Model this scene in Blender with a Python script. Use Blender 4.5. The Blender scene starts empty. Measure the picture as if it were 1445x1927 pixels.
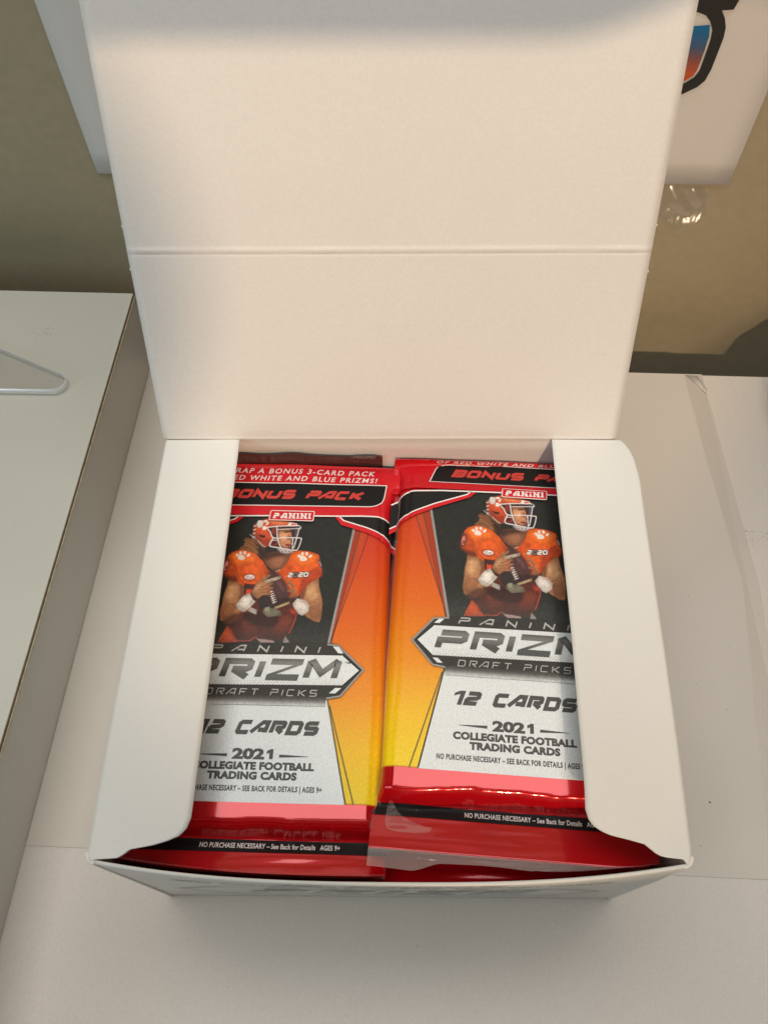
import bpy, bmesh, math, random
import numpy as np
from mathutils import Vector, Matrix, noise
from mathutils.geometry import tessellate_polygon
random.seed(7)
SC = bpy.context.scene
COL = SC.collection
MM = 0.001

# ------------------------------------------------------------------ camera
cam_data = bpy.data.cameras.new('camera')
cam = bpy.data.objects.new('camera', cam_data)
COL.objects.link(cam)
cam_data.sensor_fit = 'VERTICAL'
cam_data.sensor_height = 24.0
cam_data.lens = 18.372
cam_data.clip_start = 0.01
cam_data.clip_end = 50
yaw, pitch, roll = (math.radians(a) for a in (-3.5512, -58.7868, -1.1979))
F = Vector((math.sin(yaw) * math.cos(pitch), math.cos(yaw) * math.cos(pitch), math.sin(pitch)))
R0 = Vector((math.cos(yaw), -math.sin(yaw), 0))
U0 = R0.cross(F)
RR = R0 * math.cos(roll) + U0 * math.sin(roll)
UU = U0 * math.cos(roll) - R0 * math.sin(roll)
CP = Vector((0.002613, -0.0278, 0.30163))
M = Matrix.Identity(4)
for i in range(3):
    M[i][0], M[i][1], M[i][2], M[i][3] = RR[i], UU[i], -F[i], CP[i]
cam.matrix_world = M
SC.camera = cam

# ------------------------------------------------------------------ world and lamps
w = bpy.data.worlds.new('World')
SC.world = w
w.use_nodes = True
bg = w.node_tree.nodes['Background']
bg.inputs[0].default_value = (0.92, 0.93, 1.0, 1)
bg.inputs[1].default_value = 0.05
SC.view_settings.view_transform = 'Standard'
SC.view_settings.look = 'None'
SC.view_settings.exposure = 0
SC.view_settings.gamma = 1


def lamp(name, kind, loc, target, power, color, size=None, size_y=None):
    ld = bpy.data.lights.new(name, kind)
    ld.energy = power
    ld.color = color
    if kind == 'AREA':
        ld.shape = 'RECTANGLE'
        ld.size = size
        ld.size_y = size_y or size
    else:
        ld.shadow_soft_size = size
    o = bpy.data.objects.new(name, ld)
    COL.objects.link(o)
    o.location = loc
    d = Vector(target) - Vector(loc)
    o.rotation_euler = d.to_track_quat('-Z', 'Y').to_euler()
    return o


lamp('warm_room_lamp', 'POINT', (0.30, -1.72, 1.28), (0, 0.15, 0.1), 87, (1.0, 0.71, 0.46), 0.034)
lamp('ceiling_bounce_lamp', 'AREA', (-0.05, 0.12, 1.55), (-0.05, 0.1201, 0), 17.5, (1.0, 0.97, 0.935), 1.5, 0.98)
lamp('window_lamp', 'AREA', (-1.05, -0.75, 0.60), (-0.1, 0.15, 0.08), 3.6, (0.72, 0.92, 0.98), 0.6)

SC.cycles.use_denoising = True
SC.cycles.max_bounces = 8
SC.cycles.transparent_max_bounces = 16


# ------------------------------------------------------------------ helpers
def tag(o, label=None, cat=None, group=None, kind=None):
    if label: o['label'] = label
    if cat: o['category'] = cat
    if group: o['group'] = group
    if kind: o['kind'] = kind
    return o


def empty(name, loc=(0, 0, 0), rz=0, parent=None):
    o = bpy.data.objects.new(name, None)
    COL.objects.link(o)
    o.location = loc
    o.rotation_euler = (0, 0, rz)
    o.empty_display_size = 0.02
    o.parent = parent
    return o


def obj(name, verts, faces, mats, parent=None, fm=None, smooth=True, solid=None, uvs=None, cols=None, bevel=None):
    """verts in millimetres"""
    me = bpy.data.meshes.new(name)
    me.from_pydata([(a * MM, b * MM, c * MM) for a, b, c in verts], [], faces)
    if not isinstance(mats, (list, tuple)): mats = [mats]
    for m in mats: me.materials.append(m)
    if fm: me.polygons.foreach_set('material_index', fm)
    me.polygons.foreach_set('use_smooth', [smooth] * len(me.polygons))
    if uvs is not None:
        ul = me.uv_layers.new(name='UVMap')
        li = [0] * len(me.loops)
        me.loops.foreach_get('vertex_index', li)
        flat = []
        for i in li: flat += [uvs[i][0], uvs[i][1]]
        ul.data.foreach_set('uv', flat)
    if cols is not None:
        ca = me.color_attributes.new('Ink', 'FLOAT_COLOR', 'POINT')
        flat = []
        for c in cols: flat += [c[0], c[1], c[2], 1]
        ca.data.foreach_set('color', flat)
    me.update()
    o = bpy.data.objects.new(name, me)
    COL.objects.link(o)
    o.parent = parent
    if solid:
        s = o.modifiers.new('thickness', 'SOLIDIFY')
        s.thickness = abs(solid) * MM
        s.offset = -1 if solid > 0 else 1
    if bevel:
        b = o.modifiers.new('bevel', 'BEVEL')
        b.width = bevel * MM
        b.segments = 3
        b.limit_method = 'ANGLE'
    return o


def box_mesh(x0, x1, y0, y1, z0, z1):
    v = [(x, y, z) for z in (z0, z1) for y in (y0, y1) for x in (x0, x1)]
    f = [(0, 2, 3, 1), (4, 5, 7, 6), (0, 1, 5, 4), (2, 6, 7, 3), (0, 4, 6, 2), (1, 3, 7, 5)]
    return v, f


def grid(nx, ny, fn):
    v = [fn(i / nx, j / ny) for j in range(ny + 1) for i in range(nx + 1)]
    f = [(j * (nx + 1) + i, j * (nx + 1) + i + 1, (j + 1) * (nx + 1) + i + 1, (j + 1) * (nx + 1) + i)
         for j in range(ny) for i in range(nx)]
    return v, f


def lin(c, k=1.0):
    return tuple(min(1.0, k * ((x / 255) / 12.92 if x / 255 <= 0.04045 else ((x / 255 + 0.055) / 1.055) ** 2.4)) for x in c)


def interp(tab, x):
    if x <= tab[0][0]: return tab[0][1]
    for (a, fa), (b, fb) in zip(tab, tab[1:]):
        if x <= b: return fa + (fb - fa) * (x - a) / (b - a)
    return tab[-1][1]


def sstep(a, b, x):
    t = max(0, min(1, (x - a) / (b - a)))
    return t * t * (3 - 2 * t)


# ------------------------------------------------------------------ materials
def mat(name, color, rough=0.5, metal=0.0, coat=0.0, coat_rough=0.1, noise_scale=None, noise_amt=0.06,
        bump=0.0, bump_scale=900, blotch=None, spec=0.5, attr=None):
    m = bpy.data.materials.new(name)
    m.use_nodes = True
    nt = m.node_tree
    N, L = nt.nodes, nt.links
    p = N['Principled BSDF']
    p.inputs['Roughness'].default_value = rough
    p.inputs['Metallic'].default_value = metal
    p.inputs['Specular IOR Level'].default_value = spec
    if coat:
        p.inputs['Coat Weight'].default_value = coat
        p.inputs['Coat Roughness'].default_value = coat_rough
    tc = N.new('ShaderNodeTexCoord')
    src = None
    if attr:
        a = N.new('ShaderNodeAttribute')
        a.attribute_name = attr
        src = a.outputs['Color']
    else:
        rgb = N.new('ShaderNodeRGB')
        rgb.outputs[0].default_value = (*color, 1)
        src = rgb.outputs[0]

    def modulate(src, scale, amt, detail=2.0):
        n = N.new('ShaderNodeTexNoise')
        n.inputs['Scale'].default_value = scale
        n.inputs['Detail'].default_value = detail
        L.new(tc.outputs['Object'], n.inputs['Vector'])
        mr = N.new('ShaderNodeMapRange')
        mr.inputs['From Min'].default_value = 0.25
        mr.inputs['From Max'].default_value = 0.75
        mr.inputs['To Min'].default_value = 1 - amt
        mr.inputs['To Max'].default_value = 1 + amt
        L.new(n.outputs['Fac'], mr.inputs['Value'])
        mx = N.new('ShaderNodeVectorMath')
        mx.operation = 'SCALE'
        L.new(src, mx.inputs[0])
        L.new(mr.outputs[0], mx.inputs['Scale'])
        return mx.outputs[0]
    if noise_scale: src = modulate(src, noise_scale, noise_amt)
    if blotch: src = modulate(src, blotch[0], blotch[1], 4.0)
    L.new(src, p.inputs['Base Color'])
    if bump:
        n = N.new('ShaderNodeTexNoise')
        n.inputs['Scale'].default_value = bump_scale
        n.inputs['Detail'].default_value = 3
        L.new(tc.outputs['Object'], n.inputs['Vector'])
        b = N.new('ShaderNodeBump')
        b.inputs['Strength'].default_value = bump
        b.inputs['Distance'].default_value = 0.0002
        L.new(n.outputs['Fac'], b.inputs['Height'])
        L.new(b.outputs[0], p.inputs['Normal'])
    return m


CARD_IN = mat('uncoated_card', (0.80, 0.775, 0.73), 0.62, noise_scale=1100, noise_amt=0.03, bump=0.22, bump_scale=1300, blotch=(22, 0.02))
CARD_OUT = mat('coated_white_card', (0.73, 0.735, 0.695), 0.42, noise_scale=900, noise_amt=0.015, bump=0.10, bump_scale=700, blotch=(12, 0.015), spec=0.4)
CARD_EDGE = mat('cut_card_edge', (0.80, 0.77, 0.72), 0.8, noise_scale=2500, noise_amt=0.08, bump=0.3, bump_scale=2500)
GREY_INK = mat('grey_box_print', (0.50, 0.50, 0.475), 0.5, noise_scale=1200, noise_amt=0.1)
WALL = mat('eggshell_wall_paint', (0.43, 0.375, 0.25), 0.38, noise_scale=220, noise_amt=0.05, bump=0.55, bump_scale=170, blotch=(9, 0.05), spec=0.35)
TABLE = mat('textured_white_laminate', (0.73, 0.68, 0.61), 0.48, noise_scale=1500, noise_amt=0.045, bump=0.35, bump_scale=800, blotch=(8, 0.035))
LINER = mat('white_shelf_liner', (0.68, 0.63, 0.555), 0.5, noise_scale=900, noise_amt=0.02, bump=0.12, bump_scale=300, blotch=(10, 0.035))
UNIT = mat('white_melamine', (0.56, 0.56, 0.49), 0.35, noise_scale=1000, noise_amt=0.02, bump=0.10, bump_scale=600, blotch=(14, 0.035))
UNIT_SIDE = mat('melamine_side_panel', (0.60, 0.57, 0.52), 0.42, noise_scale=1000, noise_amt=0.02, bump=0.1, bump_scale=600, blotch=(10, 0.05))
EDGE_BROWN = mat('edge_band_glue_line', (0.13, 0.09, 0.045), 0.6, noise_scale=400, noise_amt=0.3)
EDGE_PALE = mat('edge_band_chip_line', (0.62, 0.54, 0.40), 0.6, noise_scale=400, noise_amt=0.2)
PAPER = mat('printer_paper', (0.78, 0.76, 0.74), 0.75, noise_scale=1500, noise_amt=0.02, bump=0.15, bump_scale=900, blotch=(20, 0.02))
BLACK_TONER = mat('black_printer_ink', (0.018, 0.016, 0.014), 0.45, noise_scale=1200, noise_amt=0.2)
DARK_PLASTIC = mat('black_plastic', (0.03, 0.03, 0.035), 0.35)
SMUDGE = mat('grey_smudge', (0.30, 0.28, 0.24), 0.7, noise_scale=1800, noise_amt=0.5)
CRUMB = mat('reddish_crumb', (0.22, 0.07, 0.04), 0.7, noise_scale=2000, noise_amt=0.4)
SPECK = mat('dark_speck', (0.05, 0.045, 0.04), 0.8)
FK = dict(noise_scale=1500, noise_amt=0.10, bump=0.25, bump_scale=1100)
RED = mat('red_gloss_foil', (0.56, 0.003, 0.008), 0.20, 0.22, spec=0.3, coat=0.85, coat_rough=0.07, blotch=(40, 0.08), bump=0.15, bump_scale=70)
RED_FRAME = mat('red_frame_print', (0.60, 0.008, 0.016), 0.5, 0.0, spec=0.25, coat=0.15, **FK)
BLACK = mat('black_foil_print', (0.010, 0.010, 0.010), 0.5, spec=0.2, noise_scale=1500, noise_amt=0.2, bump=0.2)
BLACKGREEN = mat('charcoal_photo_background', (0.026, 0.028, 0.023), 0.6, spec=0.15, noise_scale=1300, noise_amt=0.35, blotch=(60, 0.2), bump=0.3)
WHITE = mat('white_print', (0.84, 0.82, 0.80), 0.45)
PINKWHITE = mat('white_print_on_red', (0.85, 0.72, 0.70), 0.45)
SILVER = mat('silver_foil_print', (0.69, 0.75, 0.765), 0.40, 0.10, coat=0.25, coat_rough=0.2, **FK)
TEXTGREY = mat('dark_grey_print', (0.055, 0.055, 0.052), 0.45, noise_scale=1500, noise_amt=0.3, bump=0.2)
SILVERTEXT = mat('dull_silver_lettering', (0.42, 0.42, 0.40), 0.45, 0.3, noise_scale=1500, noise_amt=0.15)
BORDERGREY = mat('grey_border_print', (0.27, 0.27, 0.255), 0.42, 0.3, **FK)
STRIPEDARK = mat('dark_orange_pinstripe', (0.10, 0.022, 0.01), 0.45, noise_scale=1300, noise_amt=0.3)
OLIVE = mat('olive_pinstripe', (0.17, 0.13, 0.02), 0.45, noise_scale=1300, noise_amt=0.3)
INKMAT = mat('player_photo_print', (1, 1, 1), 0.5, 0.0, spec=0.3, noise_scale=1500, noise_amt=0.16, bump=0.2, attr='Ink')
GREYCARD = mat('inner_pack_film', (0.06, 0.035, 0.032), 0.3, coat=0.3)


def gradient_mat(name, stops, rough=0.48, metal=0.0, coord='UV', scale=1.0, offset=0.0, axis=1, grain=0.10, coat=0.2):
    m = mat(name, (1, 1, 1), rough, metal, coat=coat, coat_rough=0.12, spec=0.25, noise_scale=1500, noise_amt=grain, bump=0.22, bump_scale=1100)
    nt = m.node_tree
    N, L = nt.nodes, nt.links
    rgb = [n for n in N if n.type == 'RGB'][0]
    tc = [n for n in N if n.type == 'TEX_COORD'][0]
    sep = N.new('ShaderNodeSeparateXYZ')
    L.new(tc.outputs[coord], sep.inputs[0])
    ma = N.new('ShaderNodeMath')
    ma.operation = 'MULTIPLY_ADD'
    ma.inputs[1].default_value = scale
    ma.inputs[2].default_value = offset
    L.new(sep.outputs[axis], ma.inputs[0])
    cr = N.new('ShaderNodeValToRGB')
    e = cr.color_ramp.elements
    e[0].position, e[0].color = stops[0][0], (*stops[0][1], 1)
    e[1].position, e[1].color = stops[-1][0], (*stops[-1][1], 1)
    for pos, c in stops[1:-1]:
        el = e.new(pos)
        el.color = (*c, 1)
    L.new(ma.outputs[0], cr.inputs[0])
    for l in list(rgb.outputs[0].links): L.new(cr.outputs[0], l.to_socket)
    return m


# uv.y = (v + 45) / 150 along the pack
vv = lambda v: (v + 45) / 150
FOIL = gradient_mat('orange_yellow_foil', [(0, (0.56, 0.003, 0.008)), (vv(-13.32), (0.56, 0.003, 0.008)), (vv(-13.28), (0.97, 0.74, 0.01)),
                    (vv(2), (0.95, 0.58, 0.01)), (vv(18), (0.86, 0.31, 0.008)), (vv(38), (0.74, 0.15, 0.008)), (vv(60), (0.62, 0.07, 0.008)),
                    (vv(74), (0.56, 0.035, 0.012)), (vv(79.9), (0.56, 0.02, 0.012)), (vv(80.0), (0.56, 0.003, 0.008)), (1, (0.56, 0.003, 0.008))], metal=0.0, coat=0.15)
FADE = gradient_mat('dark_to_silver_fade', [(0, (0.69, 0.75, 0.765)), (vv(14.6), (0.69, 0.75, 0.765)), (vv(16.2), (0.14, 0.14, 0.135)), (vv(17.5), (0.045, 0.046, 0.043)), (1, (0.03, 0.031, 0.028))], rough=0.5, metal=0.0, grain=0.2, coat=0.0)
LOGOMET = gradient_mat('gunmetal_lettering', [(0, (0.05, 0.052, 0.05)), (vv(24.6), (0.075, 0.078, 0.075)), (vv(25.6), (0.13, 0.13, 0.125)), (vv(27.6), (0.18, 0.18, 0.172)), (vv(28.8), (0.11, 0.11, 0.105)), (1, (0.09, 0.09, 0.09))], rough=0.4, metal=0.35, grain=0.12)
SUNSET = gradient_mat('blue_orange_poster_ink', [(0, (0.62, 0.10, 0.02)), (0.18, (0.55, 0.11, 0.04)), (0.42, (0.26, 0.10, 0.09)), (0.62, (0.07, 0.12, 0.22)), (0.9, (0.015, 0.16, 0.38)), (1, (0.01, 0.17, 0.42))], metal=0, coord='Object', axis=2, scale=1 / 0.0215, offset=-0.1265 / 0.0215, rough=0.5, coat=0)


def film_mat(name, tint=(1, 1, 1), haze=0.12, gloss=0.25, rough=0.08, bump=0.0, bump_scale=120, body=(0.8, 0.76, 0.74)):
    m = bpy.data.materials.new(name)
    m.use_nodes = True
    nt = m.node_tree
    N, L = nt.nodes, nt.links
    N.clear()
    out = N.new('ShaderNodeOutputMaterial')
    tr = N.new('ShaderNodeBsdfTransparent')
    tr.inputs[0].default_value = (*tint, 1)
    df = N.new('ShaderNodeBsdfDiffuse')
    df.inputs[0].default_value = (*body, 1)
    gl = N.new('ShaderNodeBsdfGlossy')
    gl.inputs['Roughness'].default_value = rough
    m1 = N.new('ShaderNodeMixShader')
    m1.inputs[0].default_value = haze
    L.new(tr.outputs[0], m1.inputs[1])
    L.new(df.outputs[0], m1.inputs[2])
    fr = N.new('ShaderNodeLayerWeight')
    fr.inputs['Blend'].default_value = 0.25
    ma = N.new('ShaderNodeMath')
    ma.operation = 'MULTIPLY_ADD'
    ma.inputs[1].default_value = 0.30
    ma.inputs[2].default_value = 0.03 + gloss * 0.12
    ma.use_clamp = True
    L.new(fr.outputs['Facing'], ma.inputs[0])
    m2 = N.new('ShaderNodeMixShader')
    L.new(ma.outputs[0], m2.inputs[0])
    L.new(m1.outputs[0], m2.inputs[1])
    L.new(gl.outputs[0], m2.inputs[2])
    L.new(m2.outputs[0], out.inputs[0])
    if bump:
        tc = N.new('ShaderNodeTexCoord')
        n = N.new('ShaderNodeTexNoise')
        n.inputs['Scale'].default_value = bump_scale
        n.inputs['Detail'].default_value = 3
        b = N.new('ShaderNodeBump')
        b.inputs['Strength'].default_value = bump
        b.inputs['Distance'].default_value = 0.002
        L.new(tc.outputs['Object'], n.inputs[0])
        L.new(n.outputs[0], b.inputs['Height'])
        L.new(b.outputs[0], gl.inputs['Normal'])
    return m


CLEAR = film_mat('clear_cellophane', haze=0.2, gloss=0.35, rough=0.09, bump=0.4, bump_scale=90, body=(0.92, 0.88, 0.88))
CLEAR_THIN = film_mat('thin_clear_cellophane', haze=0.07, gloss=0.2, rough=0.10, bump=0.3, bump_scale=110)
TAPE = film_mat('clear_tape', haze=0.04, gloss=0.8, rough=0.24, bump=0.0)
TAPE_FLAT = film_mat('flat_matte_tape', tint=(0.975, 0.965, 0.96), haze=0.02, gloss=0.0, rough=0.3)

ACRYL_FACE = film_mat('clear_acrylic', tint=(0.96, 0.95, 0.95), haze=0.0, gloss=-0.1, rough=0.03)
ACRYL_EDGE = film_mat('acrylic_edge_painted_glint', tint=(0.80, 0.90, 1.0), haze=0.78, gloss=2.0, rough=0.12, body=(0.93, 0.97, 1.0))  # pale diffuse body paints the bright edge highlight into the rim colour

# ------------------------------------------------------------------ wall, desk, liner
HINGE_Y, BH = 132.8, 84.08
WY = 278.5
v, f = box_mesh(-1500, 1500, WY, WY + 90, -420, 620)
tag(obj('wall', v, f, WALL, smooth=False), kind='structure')
v, f = box_mesh(-900, 900, -330, 241.2, -28, -0.4)
desk = obj('desk_top', v, f, TABLE, smooth=False, bevel=0.8)
tag(desk, 'white textured desk top under the open card box, running back to the wall', 'desk')
v, f = box_mesh(-131.0, 146.5, 9.9, 241.0, -0.4, 0.0)
tag(obj('shelf_liner', v, f, LINER, smooth=False), 'smooth white liner sheet on the desk beneath the box, front edge a thin seam', 'liner sheet')


def tape_strip():
    n = 40
    v, f = [], []
    for j in range(n + 1):
        y = 240.5 - j * (240.5 - 12) / n
        wob = 0.5 * noise.noise(Vector((0, y * 0.05, 3)))
        x0 = interp([(12, 133), (124, 144.6), (200, 139.5), (241, 137.5)], y) + wob
        x1 = interp([(12, 146.2), (124, 151.5), (180, 149), (241, 146.5)], y) + wob * 0.5
        v += [(x0, y, 0.12), (x1, y, 0.12)]
    for j in range(n): f.append((2 * j, 2 * j + 2, 2 * j + 3, 2 * j + 1))
    return v, f


v, f = tape_strip()
tag(obj('tape_strip', v, f, TAPE_FLAT), 'long pale strip of matte tape holding the liner edge, to the right of the box', 'tape')
v = [(138.5, 240, 0.15), (144, 239.5, 0.15), (147.3, 231, 0.5), (146.4, 228, 0.8), (144.0, 232, 0.2)]
tag(obj('liner_fold', v, [(0, 1, 2, 3, 4)], LINER, solid=0.2), 'small turned-up triangular paper corner at the back edge of the desk by the wall', 'paper corner')


def flecks(name, items, m, label, cat, z=0.06):
    v, f = [], []
    for x, y, r, asp, ang in items:
        n = 7
        b = len(v)
        for k in range(n):
            t = 2 * math.pi * k / n
            rr = r * random.uniform(0.6, 1.15)
            px, py = rr * math.cos(t), rr * asp * math.sin(t)
            v.append((x + px * math.cos(ang) - py * math.sin(ang), y + px * math.sin(ang) + py * math.cos(ang), z))
        v.append((x, y, z + r * 0.35))
        for k in range(n): f.append((b + k, b + (k + 1) % n, b + n))
    o = obj(name, v, f, m)
    tag(o, label, cat)
    o['kind'] = 'stuff'
    return o


sp = [(random.uniform(-60, 135), random.uniform(-75, -8), random.uniform(0.08, 0.2), 0.6, random.uniform(0, 3)) for _ in range(26)]
flecks('dust_specks', sp, SPECK, 'scattered tiny dark dust specks on the bare desk in front of the box', 'dust', z=-0.38)
sp = [(115.8, 35, 0.42, 0.9, 0), (104, 62, 0.2, 0.7, 1), (118, 80, 0.22, 0.6, 1), (128, 70, 0.3, 0.4, 2), (121, 118, 0.2, 1, 0), (134, 96, 0.25, 0.5, 1), (110, 20, 0.2, 1, 0)]
flecks('liner_specks', sp, SPECK, 'few dark specks on the liner sheet to the right of the box', 'dust', z=0.02)
sp = []
for k in range(46):
    t = random.random()
    sp.append((150.5 + 10 * t + random.gauss(0, .8), 151 - 8 * random.random() ** 2 * (1 if t < .3 or t > .6 else 2), random.uniform(0.12, 0.42), 0.5, 1.2 + random.uniform(-.4, .4)))
flecks('pencil_smudge', sp, SMUDGE, 'grey scuff marks on the desk at the right edge of the picture', 'scuff', z=-0.35)
tag(obj('red_crumb', *grid(6, 6, lambda a, b: (-88.5 + 1.5 * (a - .5) * math.sqrt(max(0, 1 - (2 * b - 1) ** 2)) * 2, 121.5 + 1.1 * (b - .5), 0.05 + 0.7 * math.sin(math.pi * a) * math.sin(math.pi * b))), CRUMB),
    'tiny reddish brown crumb on the liner between the storage unit and the box', 'crumb')

# ------------------------------------------------------------------ storage unit at the left
UH, UX, UB = 38.99, -131.24, 247.6
unit = empty('storage_unit', (-0.28, 0.05, 0))
tag(unit, 'low white melamine storage unit left of the box, thin brown line along its edge', 'storage unit')
v, f = box_mesh(-140, UX + 280, -470, UB - 50, UH - 1.1, UH)
obj('top', v, f, UNIT, unit, smooth=False, bevel=0.25)
v, f = box_mesh(UX + 280 - 16, UX + 280 + 0.0, -470, UB - 50, 0, UH - 1.1)
obj('side_panel', v, f, UNIT_SIDE, unit, smooth=False)
v, f = box_mesh(UX + 280 - 0.4, UX + 280 + 0.30, -470, UB - 50.1, UH - 1.3, UH - 0.35)
obj('glue_line', v, f, EDGE_BROWN, unit, smooth=False)
v, f = box_mesh(UX + 280 - 0.4, UX + 280 + 0.62, -470, UB - 50.15, UH - 2.4, UH - 1.3)
obj('edge_band', v, f, EDGE_PALE, unit, smooth=False)
v, f = box_mesh(-140, UX + 280 - 16, UB - 50 - 12, UB - 50.2, 0, UH - 1.1)
obj('back_panel', v, f, UNIT_SIDE, unit, smooth=False)
sp = []
for k in range(60):
    sp.append((-166 + random.gauss(0, 3.2), 221 + random.gauss(0, 2.0), random.uniform(0.1, 0.35), 0.6, random.uniform(0, 3)))
for k in range(14):
    sp.append((random.uniform(-178, -140), random.uniform(120, 240), random.uniform(0.1, 0.3), 0.6, random.uniform(0, 3)))
flecks('greenish_smudge', sp, mat('faint_olive_smudge', (0.24, 0.24, 0.18), 0.6, noise_scale=900, noise_amt=0.3), 'faint olive dirt smudges on top of the white storage unit near the wall', 'smudge', z=UH + 0.01)


def acrylic_foot():
    # rounded acute corner of a clear plate lying on the unit, outline in mm
    A = (-232, 230.5); B = (-150.0, 196.0); C = (-148.5, 184.6); D = (-232, 183.0)
    pts = [A]
    cx, cy, r = -152.6, 189.7, 5.2
    for k in range(13):
        t = math.radians(68 - k * (68 + 92) / 12)
        pts.append((cx + r * math.cos(t) * 1.0, cy + r * math.sin(t)))
    pts += [(-180, 184.0), D]
    n = len(pts)
    T = 3.6
    v = [(x, y, UH + 0.05) for x, y in pts] + [(x, y, UH + 0.05 + T) for x, y in pts]
    f = [tuple(range(n))[::-1], tuple(range(n, 2 * n))] + [(k, (k + 1) % n, (k + 1) % n + n, k + n) for k in range(n)]
    return v, f


v, f = acrylic_foot()
a = obj('acrylic_stand', v, f, [ACRYL_FACE, ACRYL_EDGE], smooth=False, fm=[0, 0] + [1] * (len(f) - 2), bevel=1.25)
tag(a, 'clear acrylic display stand foot with a rounded tip, on the white storage unit', 'display stand')

# ------------------------------------------------------------------ poster sheet and tape on the wall
post = empty('poster', ((-0.0024), (WY - 0.7) * MM, 0.081))
tag(post, 'white paper sheet with a black, blue and orange logo on the wall behind the lid', 'poster')


def sheet_fn(a, b):
    x = -139.2 + a * 278.6
    z = 0.4 + b * 215.5
    return (x, -0.5 * sstep(0.0, 1, (1 - b)) * abs(math.sin(a * 3.2)) - 0.1, z)


v, f = grid(30, 20, sheet_fn)
obj('paper_sheet', v, f, PAPER, post, solid=0.12)


def flat_poly(pts, y, px=0.0, pz=0.0):
    tri = tessellate_polygon([[Vector((x, z, 0)) for x, z in pts]])
    return [(x - px, y, z - pz) for x, z in pts], [tuple(t) for t in tri]


def smooth_closed(pts, n=5):
    out = []
    m = len(pts)
    for i in range(m):
        p0, p1, p2, p3 = (Vector(pts[(i + k - 1) % m]) for k in range(4))
        for j in range(n):
            t = j / n
            out.append(tuple(0.5 * ((2 * p1) + (p2 - p0) * t + (2 * p0 - 5 * p1 + 4 * p2 - p3) * t * t + (3 * p1 - p0 - 3 * p2 + p3) * t ** 3)))
    return out


def smooth_open(pts, n=4):
    if len(pts) < 3: return pts
    out = []
    for i in range(len(pts) - 1):
        p0, p1, p2, p3 = Vector(pts[max(i - 1, 0)]), Vector(pts[i]), Vector(pts[i + 1]), Vector(pts[min(i + 2, len(pts) - 1)])
        for j in range(n):
            t = j / n
            out.append(tuple(0.5 * ((2 * p1) + (p2 - p0) * t + (2 * p0 - 5 * p1 + 4 * p2 - p3) * t * t + (3 * p1 - p0 - 3 * p2 + p3) * t ** 3)))
    out.append(pts[-1])
    return out


outer = [(60, 168), (118, 168), (113.5, 155.7), (112.9, 153.2), (108.9, 152.9), (110.9, 150.2), (112.3, 147.1), (112.8, 143.5), (112.6, 138.0), (112.3, 131.8), (111.4, 127.4), (109.3, 124.9), (104.7, 122.1), (98, 120.4), (90, 119.8), (60, 119.8)]
inner = [(60, 124.6), (97, 124.6), (101, 125.3), (104.3, 126.5), (107.0, 128.8), (108.1, 131.3), (108.3, 136.5), (108.4, 142.6), (107.9, 146.2), (106.1, 149.2), (103.8, 151.2), (100.7, 152.2), (60, 152.4)]
v, f = flat_poly(outer + inner, -0.75, -2.4, 81)
obj('black_outline', v, f, BLACK_TONER, post, smooth=False)
gr = [(60, 147.2), (101.2, 147.5), (106.3, 148.0), (107.4, 143.9), (107.4, 137.9), (107.1, 131.7), (106.3, 129.3), (104.1, 127.5), (101, 126.2), (60, 125.8)]
v, f = flat_poly(gr, -0.8, 0, 0)
o = obj('colour_fill', v, f, SUNSET, None, smooth=False)
o.parent = post
for vert in o.data.vertices:
    vert.co.x += 0.0024
# keep mesh heights absolute for the ink gradient, shift the object instead
o.location = (0, 0, -0.081)


def crumpled_tape():
    out = [(110, 81), (127.5, 80.5), (130.5, 78), (130.8, 70.5), (122.5, 64.5), (120.3, 61.2), (117.0, 65), (110, 69)]
    v, f = grid(46, 40, lambda a, b: (108 + a * 24, 0, 60 + b * 21))
    def inside(x, z):
        c = False
        for i in range(len(out)):
            x1, z1 = out[i]; x2, z2 = out[i - 1]
            if (z1 > z) != (z2 > z) and x < (x2 - x1) * (z - z1) / (z2 - z1) + x1: c = not c
        return c
    v = [(x, WY - 0.75 - 0.42 * (81 - z) - 2.2 * abs(noise.noise(Vector((x * .11 + z * .05, z * .13, 1)))) - 0.45 * abs(noise.noise(Vector((x * .34, z * .22, 5)))), z) for x, y, z in v]
    f = [q for q in f if inside(sum(v[k][0] for k in q) / 4, sum(v[k][2] for k in q) / 4)]
    return v, f


v, f = crumpled_tape()
tag(obj('wall_tape', v, f, TAPE), 'crinkled shiny clear tape on the wall just below the poster, right of the lid', 'tape')

# ------------------------------------------------------------------ the card box
BYAW = math.radians(2.0612)
box = empty('open_card_box', (0, 0, 0.0002), BYAW)
tag(box, 'open white cardboard box, lid folded back, holding two rows of red card packs', 'card box')
R_OUT = [(-1.5, 76.2), (0.8, 77.4), (2.7, 77.7), (29.7, 79.3), (57.4, 80.5), (78, 81.3), (100.7, 82.2), (117, 83.0), (125, 82.4), (130, 81.2), (132.6, 79.0)]
L_OUT = [(-1.5, -76.5), (0.5, -77.3), (28.9, -77.8), (60.2, -77.5), (96.5, -77.2), (132.6, -77.2)]


def front_y(x, z):
    t = min(1, abs(x) / 77.0)
    return -0.3 - 5.0 * (1 - t ** 2.6) * (max(0, z) / BH) ** 1.3


v, f = grid(60, 24, lambda a, b: (-76.9 + a * 153.8, front_y(-76.9 + a * 153.8, b * (BH - 0.2)), b * (BH - 0.2)))
obj('front_panel', v, f, [CARD_OUT], box, solid=-0.9)


def bowed(tab, z0, y0, sgn):
    lim = interp(tab, y0)
    base = sgn * 77.3
    return base + (lim - base) * (z0 / BH) ** 1.2


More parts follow.
